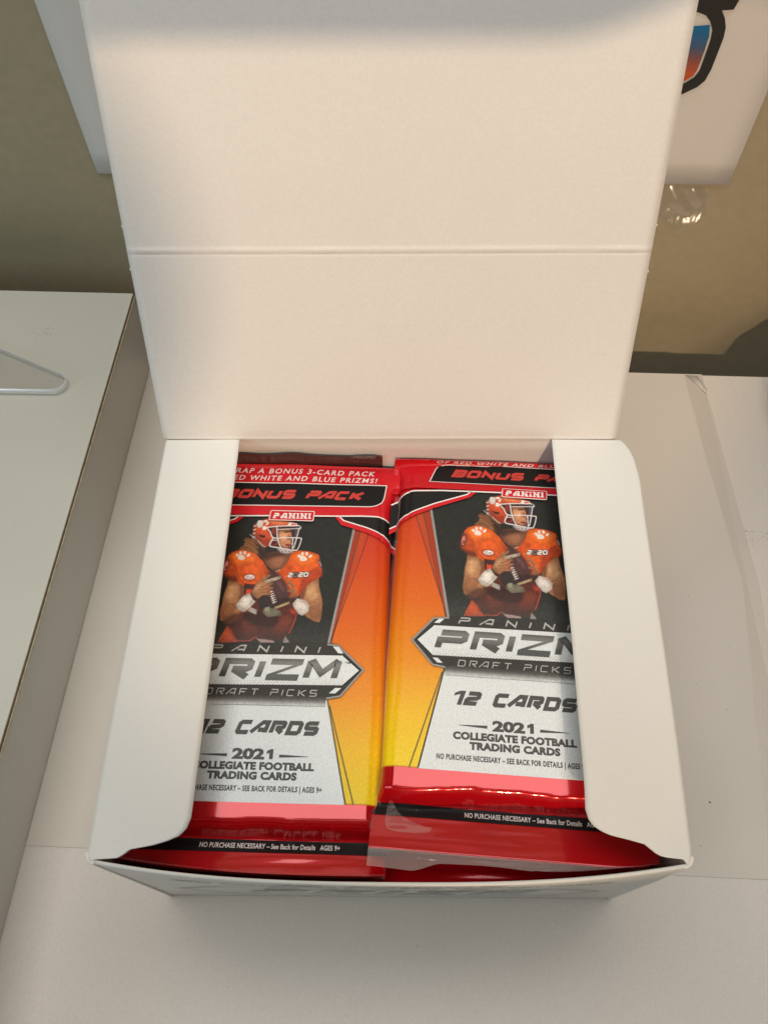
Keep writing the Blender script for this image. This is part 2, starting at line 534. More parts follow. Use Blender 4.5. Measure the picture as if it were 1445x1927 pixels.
def side(tab, sgn):
    return grid(40, 12, lambda a, b: (bowed(tab, b * (BH - 0.1), a * 132.2, sgn), a * 132.2, b * (BH - 0.1)))


v, f = side(R_OUT, 1)
obj('side_panel', v, f, CARD_OUT, box, solid=0.9)
v, f = side(L_OUT, -1)
obj('side_panel', v, f, CARD_OUT, box, solid=-0.9)
v, f = grid(40, 12, lambda a, b: (-77.4 + a * 155.2, 132.9 + 0.5 * math.sin(math.pi * a) * b, b * BH))
obj('back_panel', v, f, CARD_IN, box, solid=0.6)
v, f = box_mesh(-76.2, 76.2, 0.6, 132, 0.0, 0.8)
obj('bottom_panel', v, f, CARD_IN, box, smooth=False)


# corner webs where front and side walls fold into each other
def web(sgn, tab):
    pts = []
    for k in range(9):
        t = k / 8 * math.pi / 2
        cx, cy, r = sgn * 74.9, 1.3, 2.1
        pts.append((cx + sgn * r * math.cos(t), cy - r * math.sin(t)))
    return grid(8, 12, lambda a, b: (pts[round(a * 8)][0], pts[round(a * 8)][1], b * (BH + 0.1)))


for sgn, tab in ((-1, L_OUT), (1, R_OUT)):
    v, f = web(sgn, tab)
    obj('corner_fold', v, f, CARD_IN, box, solid=1.0 * sgn, bevel=0.3)


def cut_poly(outer, fx, ystep=3.0):
    pass


def flap(outer, inner, zfn, name, solid):
    """card flap between its fold (outer) and free edge (inner), both tables y -> x"""
    ys = []
    y = -0.9
    while y < 132.4:
        ys.append(y)
        y += 0.35 if y < 14 else (0.6 if y > 129 else 3.0)
    ys.append(132.4)
    n = 26
    v, f = [], []
    for y in ys:
        xo, xi = interp(outer, y), interp(inner, y)
        for k in range(n + 1):
            a = k / n
            # rows packed towards the fold to round it over
            a = a ** 1.6
            x = xo + (xi - xo) * a
            v.append((x, y, zfn(abs(x - xo), y)))
    for j in range(len(ys) - 1):
        for k in range(n):
            b = j * (n + 1) + k
            f.append((b, b + 1, b + n + 2, b + n + 1))
    return obj(name, v, f, [CARD_OUT], box, solid=solid)


def zflap(d, y):
    r = 0.9
    z = BH + 0.35 - (0 if d > r else (r - math.sqrt(max(0, r * r - (r - d) ** 2))))
    return z + 0.5 * sstep(0, 25, d) - 0.012 * max(0, d - 6) + 0.25 * noise.noise(Vector((d * .05, y * .03, 2)))


L_IN = [(-0.9, -76.0), (-0.35, -74.5), (-0.25, -69.6), (0.3, -68.3), (1.9, -66.2), (2.9, -60.5), (4.0, -56.8), (5.2, -54.0), (7.0, -52.4), (9.6, -51.6), (14, -51.5), (60, -51.5), (132.4, -51.5)]
R_IN = [(-0.9, 76.0), (0.7, 74.9), (0.9, 70.2), (1.8, 68.4), (4.0, 65.8), (5.0, 62.0), (6.0, 57.6), (7.0, 55.2), (8.4, 53.2), (10.0, 52.2), (12.5, 51.7), (18, 52.2), (60, 53.7), (132.4, 55.2)]
flap(L_OUT, L_IN, zflap, 'side_flap', 0.55)
flap(R_OUT, R_IN, zflap, 'side_flap', -0.55)

# lid, leaning back towards the wall
LEAN = math.radians(23.63)


def lid_pt(x, t, off=0.0):
    # off > 0 lifts towards the camera
    y = HINGE_Y + t * math.sin(LEAN) - off * math.cos(LEAN)
    z = BH + 0.4 + t * math.cos(LEAN) + off * math.sin(LEAN)
    return (x, y, z)


def lid_surface():
    ts = [0, 0.5, 1, 2]
    t = 4
    while t < 60: ts.append(t); t += 4
    t = 60
    while t < 68: ts.append(round(t, 2)); t += 0.25
    while t < 152: ts.append(t); t += 4
    ts.append(152)
    nx = 60
    v, f = [], []
    for t in ts:
        hw = 77.35
        if abs(t - 0) < 0.01: hw = 76.4
        for k in range(nx + 1):
            a = k / nx * 2 - 1
            x = a * hw + (-0.35 if True else 0)
            off = 0.0
            d = t - 64.2
            inside = sstep(1.0, 0.965, abs(a))
            off += inside * (0.8 + 0.6 * noise.noise(Vector((x * .08, 3, 1)))) * (0.24 * math.exp(-(d - 0.25) ** 2 / 0.5) - 0.12 * math.exp(-(d + 1.0) ** 2 / 0.12))
            off += 0.5 * math.sin(t / 64 * math.pi) * (t < 64) * -0.4
            off += 0.35 * noise.noise(Vector((x * .012, t * .012, 7)))
            if t < 3: off -= 0.25 * math.exp(-(t - 1) ** 2)
            v.append(lid_pt(x, t, off))
    for j in range(len(ts) - 1):
        for k in range(nx):
            b = j * (nx + 1) + k
            f.append((b, b + 1, b + nx + 2, b + nx + 1))
    return v, f


v, f = lid_surface()
obj('lid', v, f, CARD_IN, box, solid=-0.55)
# torn perforation nibs on the lid edges
for x, t in ((-77.9, 71.2), (-77.9, 58.6), (77.2, 71.0), (77.2, 57.6), (76.9, 9.5)):
    v, f = box_mesh(-0.2, 0.2, -0.2, 0.2, -0.4, 0.4)
    px, py, pz = lid_pt(x, t, 0.1)
    obj('perforation_nib', [(px + a, py + b, pz + c) for a, b, c in v], f, CARD_EDGE, box, smooth=True, bevel=0.1)


# ------------------------------------------------------------------ lettering
def text_mesh(s, bold=0.0, shear=0.0, space=1.0):
    cu = bpy.data.curves.new('t', 'FONT')
    cu.body = s
    cu.size = 1
    cu.offset = bold
    cu.shear = shear
    cu.space_character = space
    cu.resolution_u = 3
    o = bpy.data.objects.new('t', cu)
    COL.objects.link(o)
    dg = bpy.context.evaluated_depsgraph_get()
    me = bpy.data.meshes.new_from_object(o.evaluated_get(dg))
    v = [(a.co.x, a.co.y) for a in me.vertices]
    f = [tuple(p.vertices) for p in me.polygons]
    bpy.data.objects.remove(o)
    bpy.data.curves.remove(cu)
    bpy.data.meshes.remove(me)
    return v, f


def fit_text(s, u0, u1, v0, cap, bold=0.03, shear=0.0, space=1.0, rise=0.0):
    v, f = text_mesh(s, bold, 0, space)
    xs = [a for a, b in v]
    a0, a1 = min(xs), max(xs)
    k = cap / 0.70
    kx = (u1 - u0 - shear * cap) / (a1 - a0)
    return [(u0 + (a - a0) * kx + shear * b * k, v0 + b * k) for a, b in v], f


# angular stroke glyphs: unit box, polylines
G = {
    'P': [[(0, 0), (0, .52), (.88, .52), (1, .62), (1, .90), (.9, 1), (-.02, 1)]],
    'R': [[(0, 0), (0, 1), (.9, 1), (1, .9), (1, .60), (.88, .5), (.3, .5)], [(.40, .46), (1, 0)]],
    'I': [[(0, 0), (0, 1)]],
    'Z': [],
    'M': [[(0, 0), (0, .92), (.1, 1), (.5, .3), (.9, 1), (1, .92), (1, 0)]],
    'B': [[(.0, .5), (.9, .5), (1, .6), (1, .9), (.9, 1), (0, 1), (0, 0), (.9, 0), (1, .1), (1, .4), (.9, .5)]],
    'O': [[(.5, 1), (.88, 1), (1, .88), (1, .12), (.88, 0), (.12, 0), (0, .12), (0, .88), (.12, 1), (.5, 1)]],
    'N': [[(0, 0), (0, 1), (1, 0), (1, 1)]],
    'U': [[(0, 1), (0, .12), (.12, 0), (.88, 0), (1, .12), (1, 1)]],
    'S': [[(1, 1), (.12, 1), (0, .9), (0, .6), (.12, .5), (.88, .5), (1, .4), (1, .1), (.88, 0), (0, 0)]],
    'A': [[(-.3, 0), (.5, 1), (1, 1), (1, 0)], [(.3, .27), (.9, .27)]],
    'C': [[(1, 1), (.12, 1), (0, .88), (0, .12), (.12, 0), (1, 0)]],
    'K': [[(0, 0), (0, 1)], [(1, 1), (.22, .5), (1, 0)]],
    'D': [[(0, 0), (0, 1), (.85, 1), (1, .85), (1, .15), (.85, 0), (0, 0)]],
    'F': [[(0, 0), (0, 1), (1, 1)], [(0, .5), (.8, .5)]],
    'T': [[(0, 1), (1, 1)], [(.5, 1), (.5, 0)]],
    '1': [],
    '2': [[(0, 1), (.88, 1), (1, .9), (1, .62), (.88, .52), (.1, .44), (0, .34), (0, 0), (1, 0)]],
    '0': [[(.5, 1), (.9, 1), (1, .85), (1, .15), (.9, 0), (.1, 0), (0, .15), (0, .85), (.1, 1), (.5, 1)]],
}


def ribbon(pl, wd):
    """polyline -> quads of width wd with mitred corners"""
    P = [Vector(p) for p in pl]
    closed = (P[0] - P[-1]).length < 1e-6
    if closed: P = P[:-1]
    n = len(P)
    v, f = [], []
    for i in range(n):
        if closed: a, b = P[i - 1], P[(i + 1) % n]
        else: a, b = P[max(i - 1, 0)], P[min(i + 1, n - 1)]
        d1 = (P[i] - a).normalized() if (P[i] - a).length > 1e-9 else (b - P[i]).normalized()
        d2 = (b - P[i]).normalized() if (b - P[i]).length > 1e-9 else d1
        n1, n2 = Vector((-d1.y, d1.x)), Vector((-d2.y, d2.x))
        m = (n1 + n2)
        m = m.normalized() if m.length > 1e-6 else n1
        k = wd / 2 / max(0.45, m.dot(n1))
        v += [tuple(P[i] + m * k), tuple(P[i] - m * k)]
    for i in range(n if closed else n - 1):
        j = (i + 1) % n
        f.append((2 * i, 2 * i + 1, 2 * j + 1, 2 * j))
    return v, f


def stroke_text(s, u0, u1, v0, h, th, shear=0.3, gap=0.28, widths=None, serif=0):
    """squared techno letters; widths relative to a normal letter"""
    wl = []
    for c in s:
        wl.append({' ': 0.55, 'I': 0.0, '1': 0.62}.get(c, 1.0))
    tw = sum(wl)
    n = len(s)
    # total = cw*tw + n*th + (n-1)*g ; g = gap*cw
    cw = (u1 - u0 - shear * h - n * th) / max(0.01, tw + gap * (n - 1))
    x = u0 + th / 2
    V, Fc, lay = [], [], []
    for c, wv in zip(s, wl):
        if c == '1':
            xs, xe = x + cw * wv - th / 2, x + cw * wv + th / 2
            q = [(xs, v0), (xe, v0), (xe, v0 + h), (xs - .2 * th, v0 + h), (x - th * .3, v0 + .84 * h), (x - th * .3, v0 + .62 * h), (xs, v0 + .76 * h)]
            pv, pf = poly(q)
            b = len(V)
            V += pv
            Fc += [tuple(i + b for i in t) for t in pf]
            lay += [0] * len(pv)
        if c == 'Z':
            W_, e_ = cw * wv, th / 2
            q = [(x - e_, v0 + h), (x + W_ + e_, v0 + h), (x + W_ + e_, v0 + h - th * .9), (x + th * .9, v0 + th), (x + W_ + e_, v0 + th), (x + W_ + e_, v0),
                 (x - e_, v0), (x - e_, v0 + th * .9), (x + W_ - th * .9, v0 + h - th), (x - e_, v0 + h - th)]
            pv, pf = poly(q)
            b = len(V)
            V += pv
            Fc += [tuple(i + b for i in t) for t in pf]
            lay += [0] * len(pv)
        if c != ' ':
            for pl in G[c]:
                pts = [(x + px * cw * wv, v0 + th / 2 + py * (h - th)) for px, py in pl]
                vv_, ff = ribbon(pts, th)
                b = len(V)
                V += vv_
                Fc += [tuple(i + b for i in q) for q in ff]
                lay += [0.005 * (G[c].index(pl))] * len(vv_)
            if serif:
                feet = {'P': (0,), 'A': (0, 1), 'N': (0, 1), 'I': (0,)}[c]
                for ft in feet:
                    for yy in ((0, 1) if c in 'NI' else (0,)):
                        cx, cy = x + ft * cw * wv, v0 + yy * h
                        q = [(cx - th * .95, cy + (0 if yy == 0 else -serif)), (cx + th * .95, cy + (0 if yy == 0 else -serif)),
                             (cx + th * .95, cy + (serif if yy == 0 else 0)), (cx - th * .95, cy + (serif if yy == 0 else 0))]
                        b = len(V)
                        V += q
                        lay += [0.01 + 0.002 * (ft + 2 * yy)] * 4
                        Fc.append((b, b + 1, b + 2, b + 3))
        x += cw * wv + th + gap * cw
    return [(a + shear * (b - v0), b, l) for (a, b), l in zip(V, lay)], Fc


def poly(pts, smooth=0):
    if smooth: pts = smooth_closed(pts, smooth)
    tri = tessellate_polygon([[Vector((x, y, 0)) for x, y in pts]])
    return list(pts), [tuple(t) for t in tri]


def rounded(pts, r, n=5):
    """round the corners of a polygon; r is a radius or a list"""
    out = []
    m = len(pts)
    for i in range(m):
        rr = r[i] if isinstance(r, (list, tuple)) else r
        p0, p1, p2 = Vector(pts[i - 1]), Vector(pts[i]), Vector(pts[(i + 1) % m])
        if rr <= 0: out.append(tuple(p1)); continue
        a = p1 + (p0 - p1).normalized() * rr
        b = p1 + (p2 - p1).normalized() * rr
        for k in range(n + 1):
            t = k / n
            out.append(tuple((1 - t) ** 2 * a + 2 * t * (1 - t) * p1 + t * t * b))
    return out


def outline(pts, wd):
    return ribbon(list(pts) + [pts[0]], wd)


# ------------------------------------------------------------------ card packs
V0, V1 = -41.0, 103.0


class PackShape:
    """film surface over a block of cards; (u, v) in mm on the print, returns local mm"""

    def __init__(s, seed, top_drop=0.0, fin_lift=0.0, corner=0.0, at=(0, 0), rot=0.0, depth=66):
        s.seed, s.top_drop, s.fin_lift, s.corner = seed, top_drop, fin_lift, corner
        s.at, s.c, s.s, s.depth = at, math.cos(rot), math.sin(rot), depth

    def half(s, v):
        w = 38.4
        w += 0.9 * sstep(-20, -30, v) + 2.2 * sstep(84, 102, v)
        w -= 0.9 * sstep(20, -16, v) * sstep(-24, -16, v)
        return w

    def z(s, u, v):
        n = lambda a, b, c: noise.noise(Vector((a, b, c + s.seed)))
        hw = s.half(v)
        e = max(0, min(1, (abs(u) - 32.0) / (hw - 32.0)))
        zt = -5.0 * (1 - math.sqrt(max(0, 1 - e ** 2.4)))
        zt += 0.5 * n(u * .12, v * .035, 0) * sstep(31, 36, abs(u))
        zt -= 0.35 * math.exp(-((abs(u) - 35.0 - 0.5 * n(0, v * .04, 21)) / 0.45) ** 2)
        # front end: block edge, then flat seal
        brk = -18.0 - 3.6 * n(u * .055, 1, 5) - 0.5 * n(u * .3, 2, 5) + 0.9 * sstep(10, 36, u) - 0.02 * abs(u)
        if v < brk + 1:
            t = sstep(brk + 0.6, brk - 4.6, v)
            fin = -6.2 + 0.35 * n(u * .05, v * .25, 3) + 0.6 * n(u * .02, v * .10, 4)
            fin += s.fin_lift * ((-v - 22) / 16 if v < -22 else 0)
            fin += s.corner * sstep(-10, -38, u) * sstep(-22, -38, v)
            ripple = (0.32 * n(u * .035, v * .42, 8) + 0.05 * n(u * .12, v * .9, 9) + 0.10 * n(u * .02, v * 1.1, 12)) * sstep(brk - 1, brk - 5.5, v)
            zt = zt * (1 - t) + fin * t + ripple
        # back end
        if v > 83:
            t = sstep(83, 97, v)
            zt = zt * (1 - t) + (-0.6 + 0.7 * n(u * .05, v * .05, 6)) * t
            zt -= 0.0012 * max(0, u) * (v - 83) * 2
        if s.top_drop and v > 80:
            zt -= s.top_drop * interp([(81, 0), (82, 0.3), (85, 1.7), (90, 3.0), (95, 3.9), (98.4, 4.4), (103, 8.6)], v) * (1 - 0.06 * u / 38)
        return zt

    def __call__(s, u, v, off=0.0):
        # position in the box; the film is turned up where it meets the box walls
        x, y = s.at[0] + u * s.c - v * s.s, s.at[1] + u * s.s + v * s.c
        z = s.z(u, v) + off + (0.10 * sstep(-13, -17, v) if off else 0)
        r = 1.2
        for sg, lim in ((1, front_y(x, 78) + 1.5), (-1, -132.4)):
            d = sg * y - lim
            if d < r:
                d2 = r * math.exp((d - r) / r)
                z += (d2 - d) * 0.85
                y = sg * (lim + d2)
                y += sg * off * 0.6
        lx = 74.0
        if abs(x) > lx: x = math.copysign(lx + 0.2 * (abs(x) - lx), x)
        x, y = x - s.at[0], y - s.at[1]
        return (x * s.c + y * s.s, -x * s.s + y * s.c, z)


def cuts(mesh, lines_u, lines_v):
    v, f = mesh
    bm = bmesh.new()
    bv = [bm.verts.new((q[0], q[1], q[2] if len(q) > 2 else 0)) for q in v]
    for q in f:
        try: bm.faces.new([bv[i] for i in q])
        except ValueError: pass
    us = [q[0] for q in v]; vs = [q[1] for q in v]
    u0, u1, w0, w1 = min(us), max(us), min(vs), max(vs)
    for c in lines_v:
        if w0 < c < w1:
            bmesh.ops.bisect_plane(bm, geom=bm.verts[:] + bm.edges[:] + bm.faces[:], plane_co=(0, c, 0), plane_no=(0, 1, 0), dist=1e-5)
    for c in lines_u:
        if u0 < c < u1:
            bmesh.ops.bisect_plane(bm, geom=bm.verts[:] + bm.edges[:] + bm.faces[:], plane_co=(c, 0, 0), plane_no=(1, 0, 0), dist=1e-5)
    bmesh.ops.triangulate(bm, faces=bm.faces[:])
    bm.verts.index_update()
    out = [(x.co.x, x.co.y, x.co.z) for x in bm.verts], [tuple(x.index for x in q.verts) for q in bm.faces]
    bm.free()
    return out


def decal_mesh(mesh, text=False):
    vs = [q[1] for q in mesh[0]]; us = [q[0] for q in mesh[0]]
    lv = [c * 1.0 + 0.37 for c in range(-41, -12)] + [c * 1.0 + 0.37 for c in range(78, 104)]
    lu = []
    if min(vs) < -13 or max(vs) > 82: lu += [c * 2.0 for c in range(-19, 20)]
    if max(abs(min(us)), abs(max(us))) > 31.8: lu += [sg * (31.8 + 0.5 * k) for k in range(19) for sg in (-1, 1)]
    return cuts(mesh, lu, lv)


class Part:
    def __init__(s): s.v, s.f, s.m, s.c, s.mats, s.uv = [], [], [], [], [], []

    def add(s, shape, mesh, m, layer, col=(1, 1, 1), process=True):
        if process: mesh = decal_mesh(mesh)
        if m not in s.mats: s.mats.append(m)
        mi = s.mats.index(m)
        b = len(s.v)
        for q in mesh[0]:
            u, v = q[0], q[1]
            s.v.append(shape(u, v, layer * 0.035 + (q[2] if len(q) > 2 else 0)))
            s.uv.append(((u + 42) / 84, (v + 45) / 150))
            s.c.append(col)
        for q in mesh[1]:
            # make all faces look up
            a, b2, c = (mesh[0][i] for i in q[:3])
            cr = (b2[0] - a[0]) * (c[1] - a[1]) - (b2[1] - a[1]) * (c[0] - a[0])
            q = q if cr > 0 else tuple(reversed(q))
            s.f.append(tuple(i + b for i in q))
            s.m.append(mi)

    def build(s, name, parent):
        return obj(name, s.v, s.f, s.mats, parent, fm=s.m, uvs=s.uv, cols=s.c)


# player print: (line width or 0, colour, smooth, points in mm on the pack)
ART=[
(0,(78, 36, 26),0,[(-9.4,53.24),(0.39,55.01),(8.47,55.59),(8.77,48.65),(8.96,44.25),(8.12,40.51),(7.15,37.47),(6.22,35.6),(2.04,35.13),(-2.74,35.76),(-4.53,34.82),(-8.72,34.67),(-14.99,33.89),(-14.73,35.86),(-12.71,39.98),(-10.91,41.12),(-9.13,43.94)]),
(0,(98, 44, 30),1,[(-8.2,42.32),(-2.73,43.73),(-1.52,41.13),(-3.94,36.66),(-7.84,37.36)]),
(0,(110, 48, 30),1,[(2.12,43.07),(7.29,44.12),(7.5,39.8),(4.75,37.29),(2.07,38.08)]),
(0,(52, 26, 22),1,[(-7.3,44.41),(-2.12,45.13),(3.34,43.16),(2.09,40.07),(-2.73,40.05),(-6.67,41.43)]),
(0,(202, 82, 32),0,[(-12.86,39.91),(-11.17,38.37),(-10.08,36.21),(-8.41,34.53),(-15.29,33.93),(-14.73,35.86)]),
(0.22,(120, 45, 25),1,[(-12.24,39.02),(-11.16,37.44),(-10.22,35.54)]),
(0.188,(120, 45, 25),1,[(-14.7,34.4),(-13.52,35.3),(-12.46,34.56)]),
(0.22,(200, 90, 60),1,[(-15.3,34.35),(-9.02,34.97),(-5.13,35.1),(-3.94,36.16),(-2.74,36.09)]),
(0.251,(196, 80, 40),1,[(7.48,45.66),(8.82,44.4),(8.13,41.01),(7.01,37.79)]),
(0,(185, 60, 40),1,[(6.43,46.43),(8.24,45.55),(8.75,44.23),(7.3,44.46)]),
(0,(186, 160, 158),0,[(-3.04,35.81),(-0.05,35.57),(2.34,35.22),(2.92,34.48),(-1.55,34.48)]),
(0,(190, 184, 178),0,[(5.94,36.89),(7.68,34.41),(5.31,34.66)]),
(0,(170, 118, 80),0,[(-14.59,56.05),(-14.7,53.91),(-15.33,50.36),(-15.55,46.88),(-15.79,44.13),(-15.33,41.8),(-14.26,41.27),(-12.9,41.98),(-10.94,42.8),(-8.83,44.47),(-5.78,45.54),(-6.41,47.55),(-9.49,48.7),(-8.84,50.83),(-8.99,53.27),(-10.83,55.61)]),
(0,(192, 146, 104),1,[(-14.23,53.95),(-12.06,54.46),(-10.78,52.44),(-11.36,49.6),(-13.19,48.43),(-14.88,48.31)]),
(0,(118, 76, 50),1,[(-10.83,55.26),(-8.93,53.27),(-8.75,50.84),(-9.65,49.21),(-10.56,48.11),(-10.15,51.43)]),
(0,(150, 100, 66),1,[(-15.29,46.22),(-11.94,47.49),(-10.54,46.56),(-11.88,44.08),(-13.68,42.6),(-15.22,43.16)]),
(0,(95, 55, 38),1,[(-13.67,42.26),(-10.96,44.15),(-7.91,44.54),(-8.8,42.28),(-10.91,40.78),(-13.32,40.27),(-14.41,41.13)]),
(0.22,(100, 66, 44),1,[(-15.3,46.63),(-13.48,47.55),(-11.63,47.68),(-10.41,48.46)]),
(0,(170, 118, 80),0,[(14.89,57.47),(15.52,53.64),(16.48,50.59),(16.9,48.22),(16.78,43.14),(16.34,41.71),(14.78,41.99),(11.83,43.78),(10.66,45.38),(9.23,48.69),(9.6,51.13),(10.75,54),(12.83,56.26)]),
(0,(192, 146, 104),1,[(11.52,53.7),(13.73,55.27),(15.18,52.57),(15.38,49.82),(12.61,49.27),(10.81,50.52)]),
(0,(142, 94, 64),1,[(12.53,46.88),(15.61,47.78),(16.59,45.82),(16.03,43.08),(13.94,43.6),(12.62,44.85)]),
(0,(118, 76, 50),1,[(9.61,51.47),(10.91,54.01),(11.17,52.28),(10.62,49.3),(9.53,48.71)]),
(0.22,(104, 68, 46),1,[(12.26,47.88),(14.12,48.7),(15.92,47.97)]),
(0,(212, 88, 24),0,[(-15.75,64.85),(-14.67,66.41),(-11.34,67.58),(-8.45,67.42),(-6.85,66.05),(-3.98,63.31),(-2.09,60.18),(0.1,58.54),(2.63,60.88),(4.58,64.66),(5.56,66.94),(7.8,67.54),(11.91,67.1),(14.41,66.1),(15.13,63.96),(15.83,61.83),(15.85,58.25),(14.41,57.01),(12.51,55.88),(10.11,52.9),(9.14,51.09),(8.34,50),(0.36,50.8),(-6.43,51.7),(-8.62,53.65),(-11.45,55.39),(-13.97,56.27),(-16.38,58.25),(-16.76,60.93),(-15.79,63.93)]),
(0,(178, 70, 26),1,[(-15.8,64.3),(-14.11,62.58),(-12.65,60.87),(-12.09,56.23),(-13.97,56.34),(-16.45,58.5),(-16.7,60.94)]),
(0,(96, 44, 28),1,[(-16.38,58.36),(-14,57.52),(-12.11,57.12),(-11.3,55.4),(-13.97,55.92),(-15.57,57.41)]),
(0,(228, 112, 34),1,[(-14.81,65.48),(-11.32,66.84),(-8.12,65.96),(-6.51,63.13),(-9.03,61.49),(-12.2,61.99),(-14.13,63.31)]),
(0,(226, 108, 30),1,[(6.19,66.25),(8.74,66.98),(12.52,66.33),(14.21,64.62),(12.4,62.31),(8.31,62.01),(6.15,64.04)]),
(0,(190, 74, 24),1,[(-2.09,59.82),(0.1,58.36),(2.32,60.5),(3.6,62.4),(6.09,61.13),(4.49,58.86),(2.28,57.27),(-1.47,57.36),(-3.97,60.41),(-3.98,62.22)]),
(0,(212, 88, 24),1,[(-9.04,62.95),(-5.24,61.76),(-3.03,59.03),(-3.97,56.11),(-8.02,55.81),(-10.87,58.11),(-11.55,60.95)]),
(0,(66, 34, 28),0,[(-9.11,55.03),(-6.45,54.51),(-3.96,55.04),(-4.58,53.59),(-5.82,52.38),(-6.43,51.53),(-8.91,51.35)]),
(0,(205, 66, 40),0,[(-8.31,52.97),(-6.44,52.75),(-6.74,51.33),(-8.13,50.88)]),
(0,(176, 64, 26),1,[(11.69,59.38),(14.56,61.2),(15.91,59.68),(15.69,58.06),(13.16,56.64),(10.91,54.01),(9.3,51.45),(8.89,53.51),(9.42,56.37)]),
(0.188,(110, 45, 22),1,[(-13.4,62.09),(-12.16,59.81),(-11.17,57.01),(-8.95,54.86),(-5.21,54.78)]),
(0.188,(140, 52, 22),1,[(6.01,56.83),(8.52,57.54),(11.69,59.38),(14.57,61.56)]),
(0.188,(120, 48, 24),1,[(14.41,57.15),(12.2,55.86),(10.27,53.26),(9.62,51.82)]),
(0.157,(225, 200, 190),1,[(0.42,59.57),(1.37,59.78),(2.06,60.3)]),
(0,(40, 30, 40),1,[(-15.04,61.27),(-15.23,60.24),(-15.58,59.43),(-16,59.01),(-16.42,59.05),(-16.75,59.54),(-16.93,60.39),(-16.93,61.44),(-16.73,62.47),(-16.39,63.29),(-15.97,63.72),(-15.55,63.68),(-15.21,63.18),(-15.03,62.32)]),
(0,(200, 120, 110),1,[(-15.42,61.3),(-15.55,60.49),(-15.77,59.85),(-16.03,59.51),(-16.28,59.53),(-16.48,59.91),(-16.57,60.58),(-16.55,61.4),(-16.41,62.22),(-16.19,62.87),(-15.93,63.21),(-15.68,63.19),(-15.49,62.8),(-15.39,62.13)]),
(0,(60, 35, 45),1,[(-15.62,60.68),(-15.68,60.37),(-15.78,60.12),(-15.91,59.99),(-16.03,60),(-16.13,60.15),(-16.19,60.41),(-16.19,60.73),(-16.13,61.04),(-16.02,61.29),(-15.9,61.42),(-15.77,61.41),(-15.67,61.26),(-15.62,61)]),
(0,(40, 36, 48),1,[(14.55,64.65),(15.13,64.14),(15.9,61.84),(15.86,60.93),(15.05,61.78),(14.63,63.19)]),
(0.157,(180, 180, 190),1,[(14.89,63.58),(15.52,61.81)]),
(0,(124, 80, 56),0,[(-4.62,66.21),(0.48,66.94),(5.25,67.29),(4.63,63.93),(2.79,60.89),(1.05,59.76),(-0.83,60.09),(-2.71,61.95),(-4.36,64.75)]),
(0,(140, 92, 64),1,[(-1.44,64.59),(1.73,65.19),(3.63,64.59),(2.96,61.99),(1.06,60.59),(-0.82,61.36)]),
(0,(70, 44, 34),1,[(-3.98,66.25),(0.48,66.94),(4.28,66.11),(1.73,65.37),(-1.44,64.59),(-2.71,63.4)]),
(0,(122, 80, 50),0,[(-11.4,71.33),(-10.38,72.24),(-9.14,71.68),(-7.86,72.15),(-6.24,70.94),(-4.31,68.83),(-3.66,67.39),(-4.36,64.75),(-5.89,65.56),(-7.49,66.19),(-9.09,66.81),(-11.33,67.51),(-12.77,67.4),(-11.36,68.89),(-10.73,70.17)]),
(0,(52, 34, 26),1,[(-6.87,69.77),(-3.98,68.11),(-3.03,65.58),(-3.98,63.86),(-5.57,65.4),(-6.54,67.55)]),
(0.188,(150, 104, 62),1,[(-11.07,71.16),(-9.45,70.34),(-7.83,68.95),(-5.9,68.34)]),
(0.188,(150, 104, 62),1,[(-12.3,67.7),(-10.07,68.79),(-7.82,67.83),(-5.89,66.49)]),
(0.188,(150, 104, 62),1,[(-10.89,69.86),(-9.12,69.42),(-7.5,67.86)]),
(0.188,(150, 104, 62),1,[(-9.74,67.7),(-7.81,67.09),(-6.21,66.09)]),
(0.188,(48, 30, 22),1,[(-10.74,70.62),(-9.12,69.91),(-7.5,68.42)]),
(0.188,(48, 30, 22),1,[(-11.35,68.33),(-9.42,68.28),(-7.49,67.11)]),
(0.188,(48, 30, 22),1,[(-7.85,70.83),(-6.55,69.42),(-4.94,67.67)]),
(0.283,(150, 150, 160),1,[(-9.55,73.44),(-8.51,72.67),(-6.89,71.46)]),
(0,(188, 74, 36),0,[(-8.46,74.58),(-8.29,76.71),(-6.94,78.74),(-4,79.84),(-0.08,79.5),(3.82,78.73),(6.4,77.87),(6.55,77.11),(-0.42,76.81),(-2.7,76.72),(-4,75.67),(-2.38,74.25),(-1.41,72.42),(-2,70.5),(-2.71,68.76),(-4.31,69.13),(-6.24,70.87),(-7.38,72.38),(-8.03,73.47)]),
(0,(222, 126, 84),1,[(-4,79.53),(-0.09,79.23),(3.49,78.51),(5.43,77.69),(0.55,77.34),(-2.7,77.69)]),
(0,(150, 52, 30),1,[(-7.55,74.27),(-5.28,71.77),(-2.7,71.2),(-2.06,70.12),(-3.03,69),(-4.63,69.56),(-6.56,71.3)]),
(0,(120, 60, 50),0,[(-8.62,77.57),(-7.71,77.79),(-7.64,77.41),(-8.55,77.11)]),
(0,(200, 180, 170),0,[(-8.62,76.84),(-7.71,77.06),(-7.64,76.68),(-8.55,76.38)]),
(0,(120, 60, 50),0,[(-8.61,76.11),(-7.7,76.33),(-7.63,75.95),(-8.54,75.65)]),
(0,(200, 180, 170),0,[(-8.6,75.38),(-7.69,75.6),(-7.63,75.22),(-8.53,74.92)]),
(0,(120, 60, 50),0,[(-8.59,74.65),(-7.69,74.87),(-7.62,74.49),(-8.52,74.2)]),
(0,(200, 180, 170),0,[(-8.59,73.92),(-7.68,74.14),(-7.61,73.76),(-8.52,73.47)]),
(0,(120, 60, 50),0,[(-8.58,73.2),(-7.68,73.42),(-7.61,73.04),(-8.51,72.75)]),
(0,(200, 180, 170),0,[(-8.57,72.48),(-7.67,72.7),(-7.6,72.32),(-8.5,72.03)]),
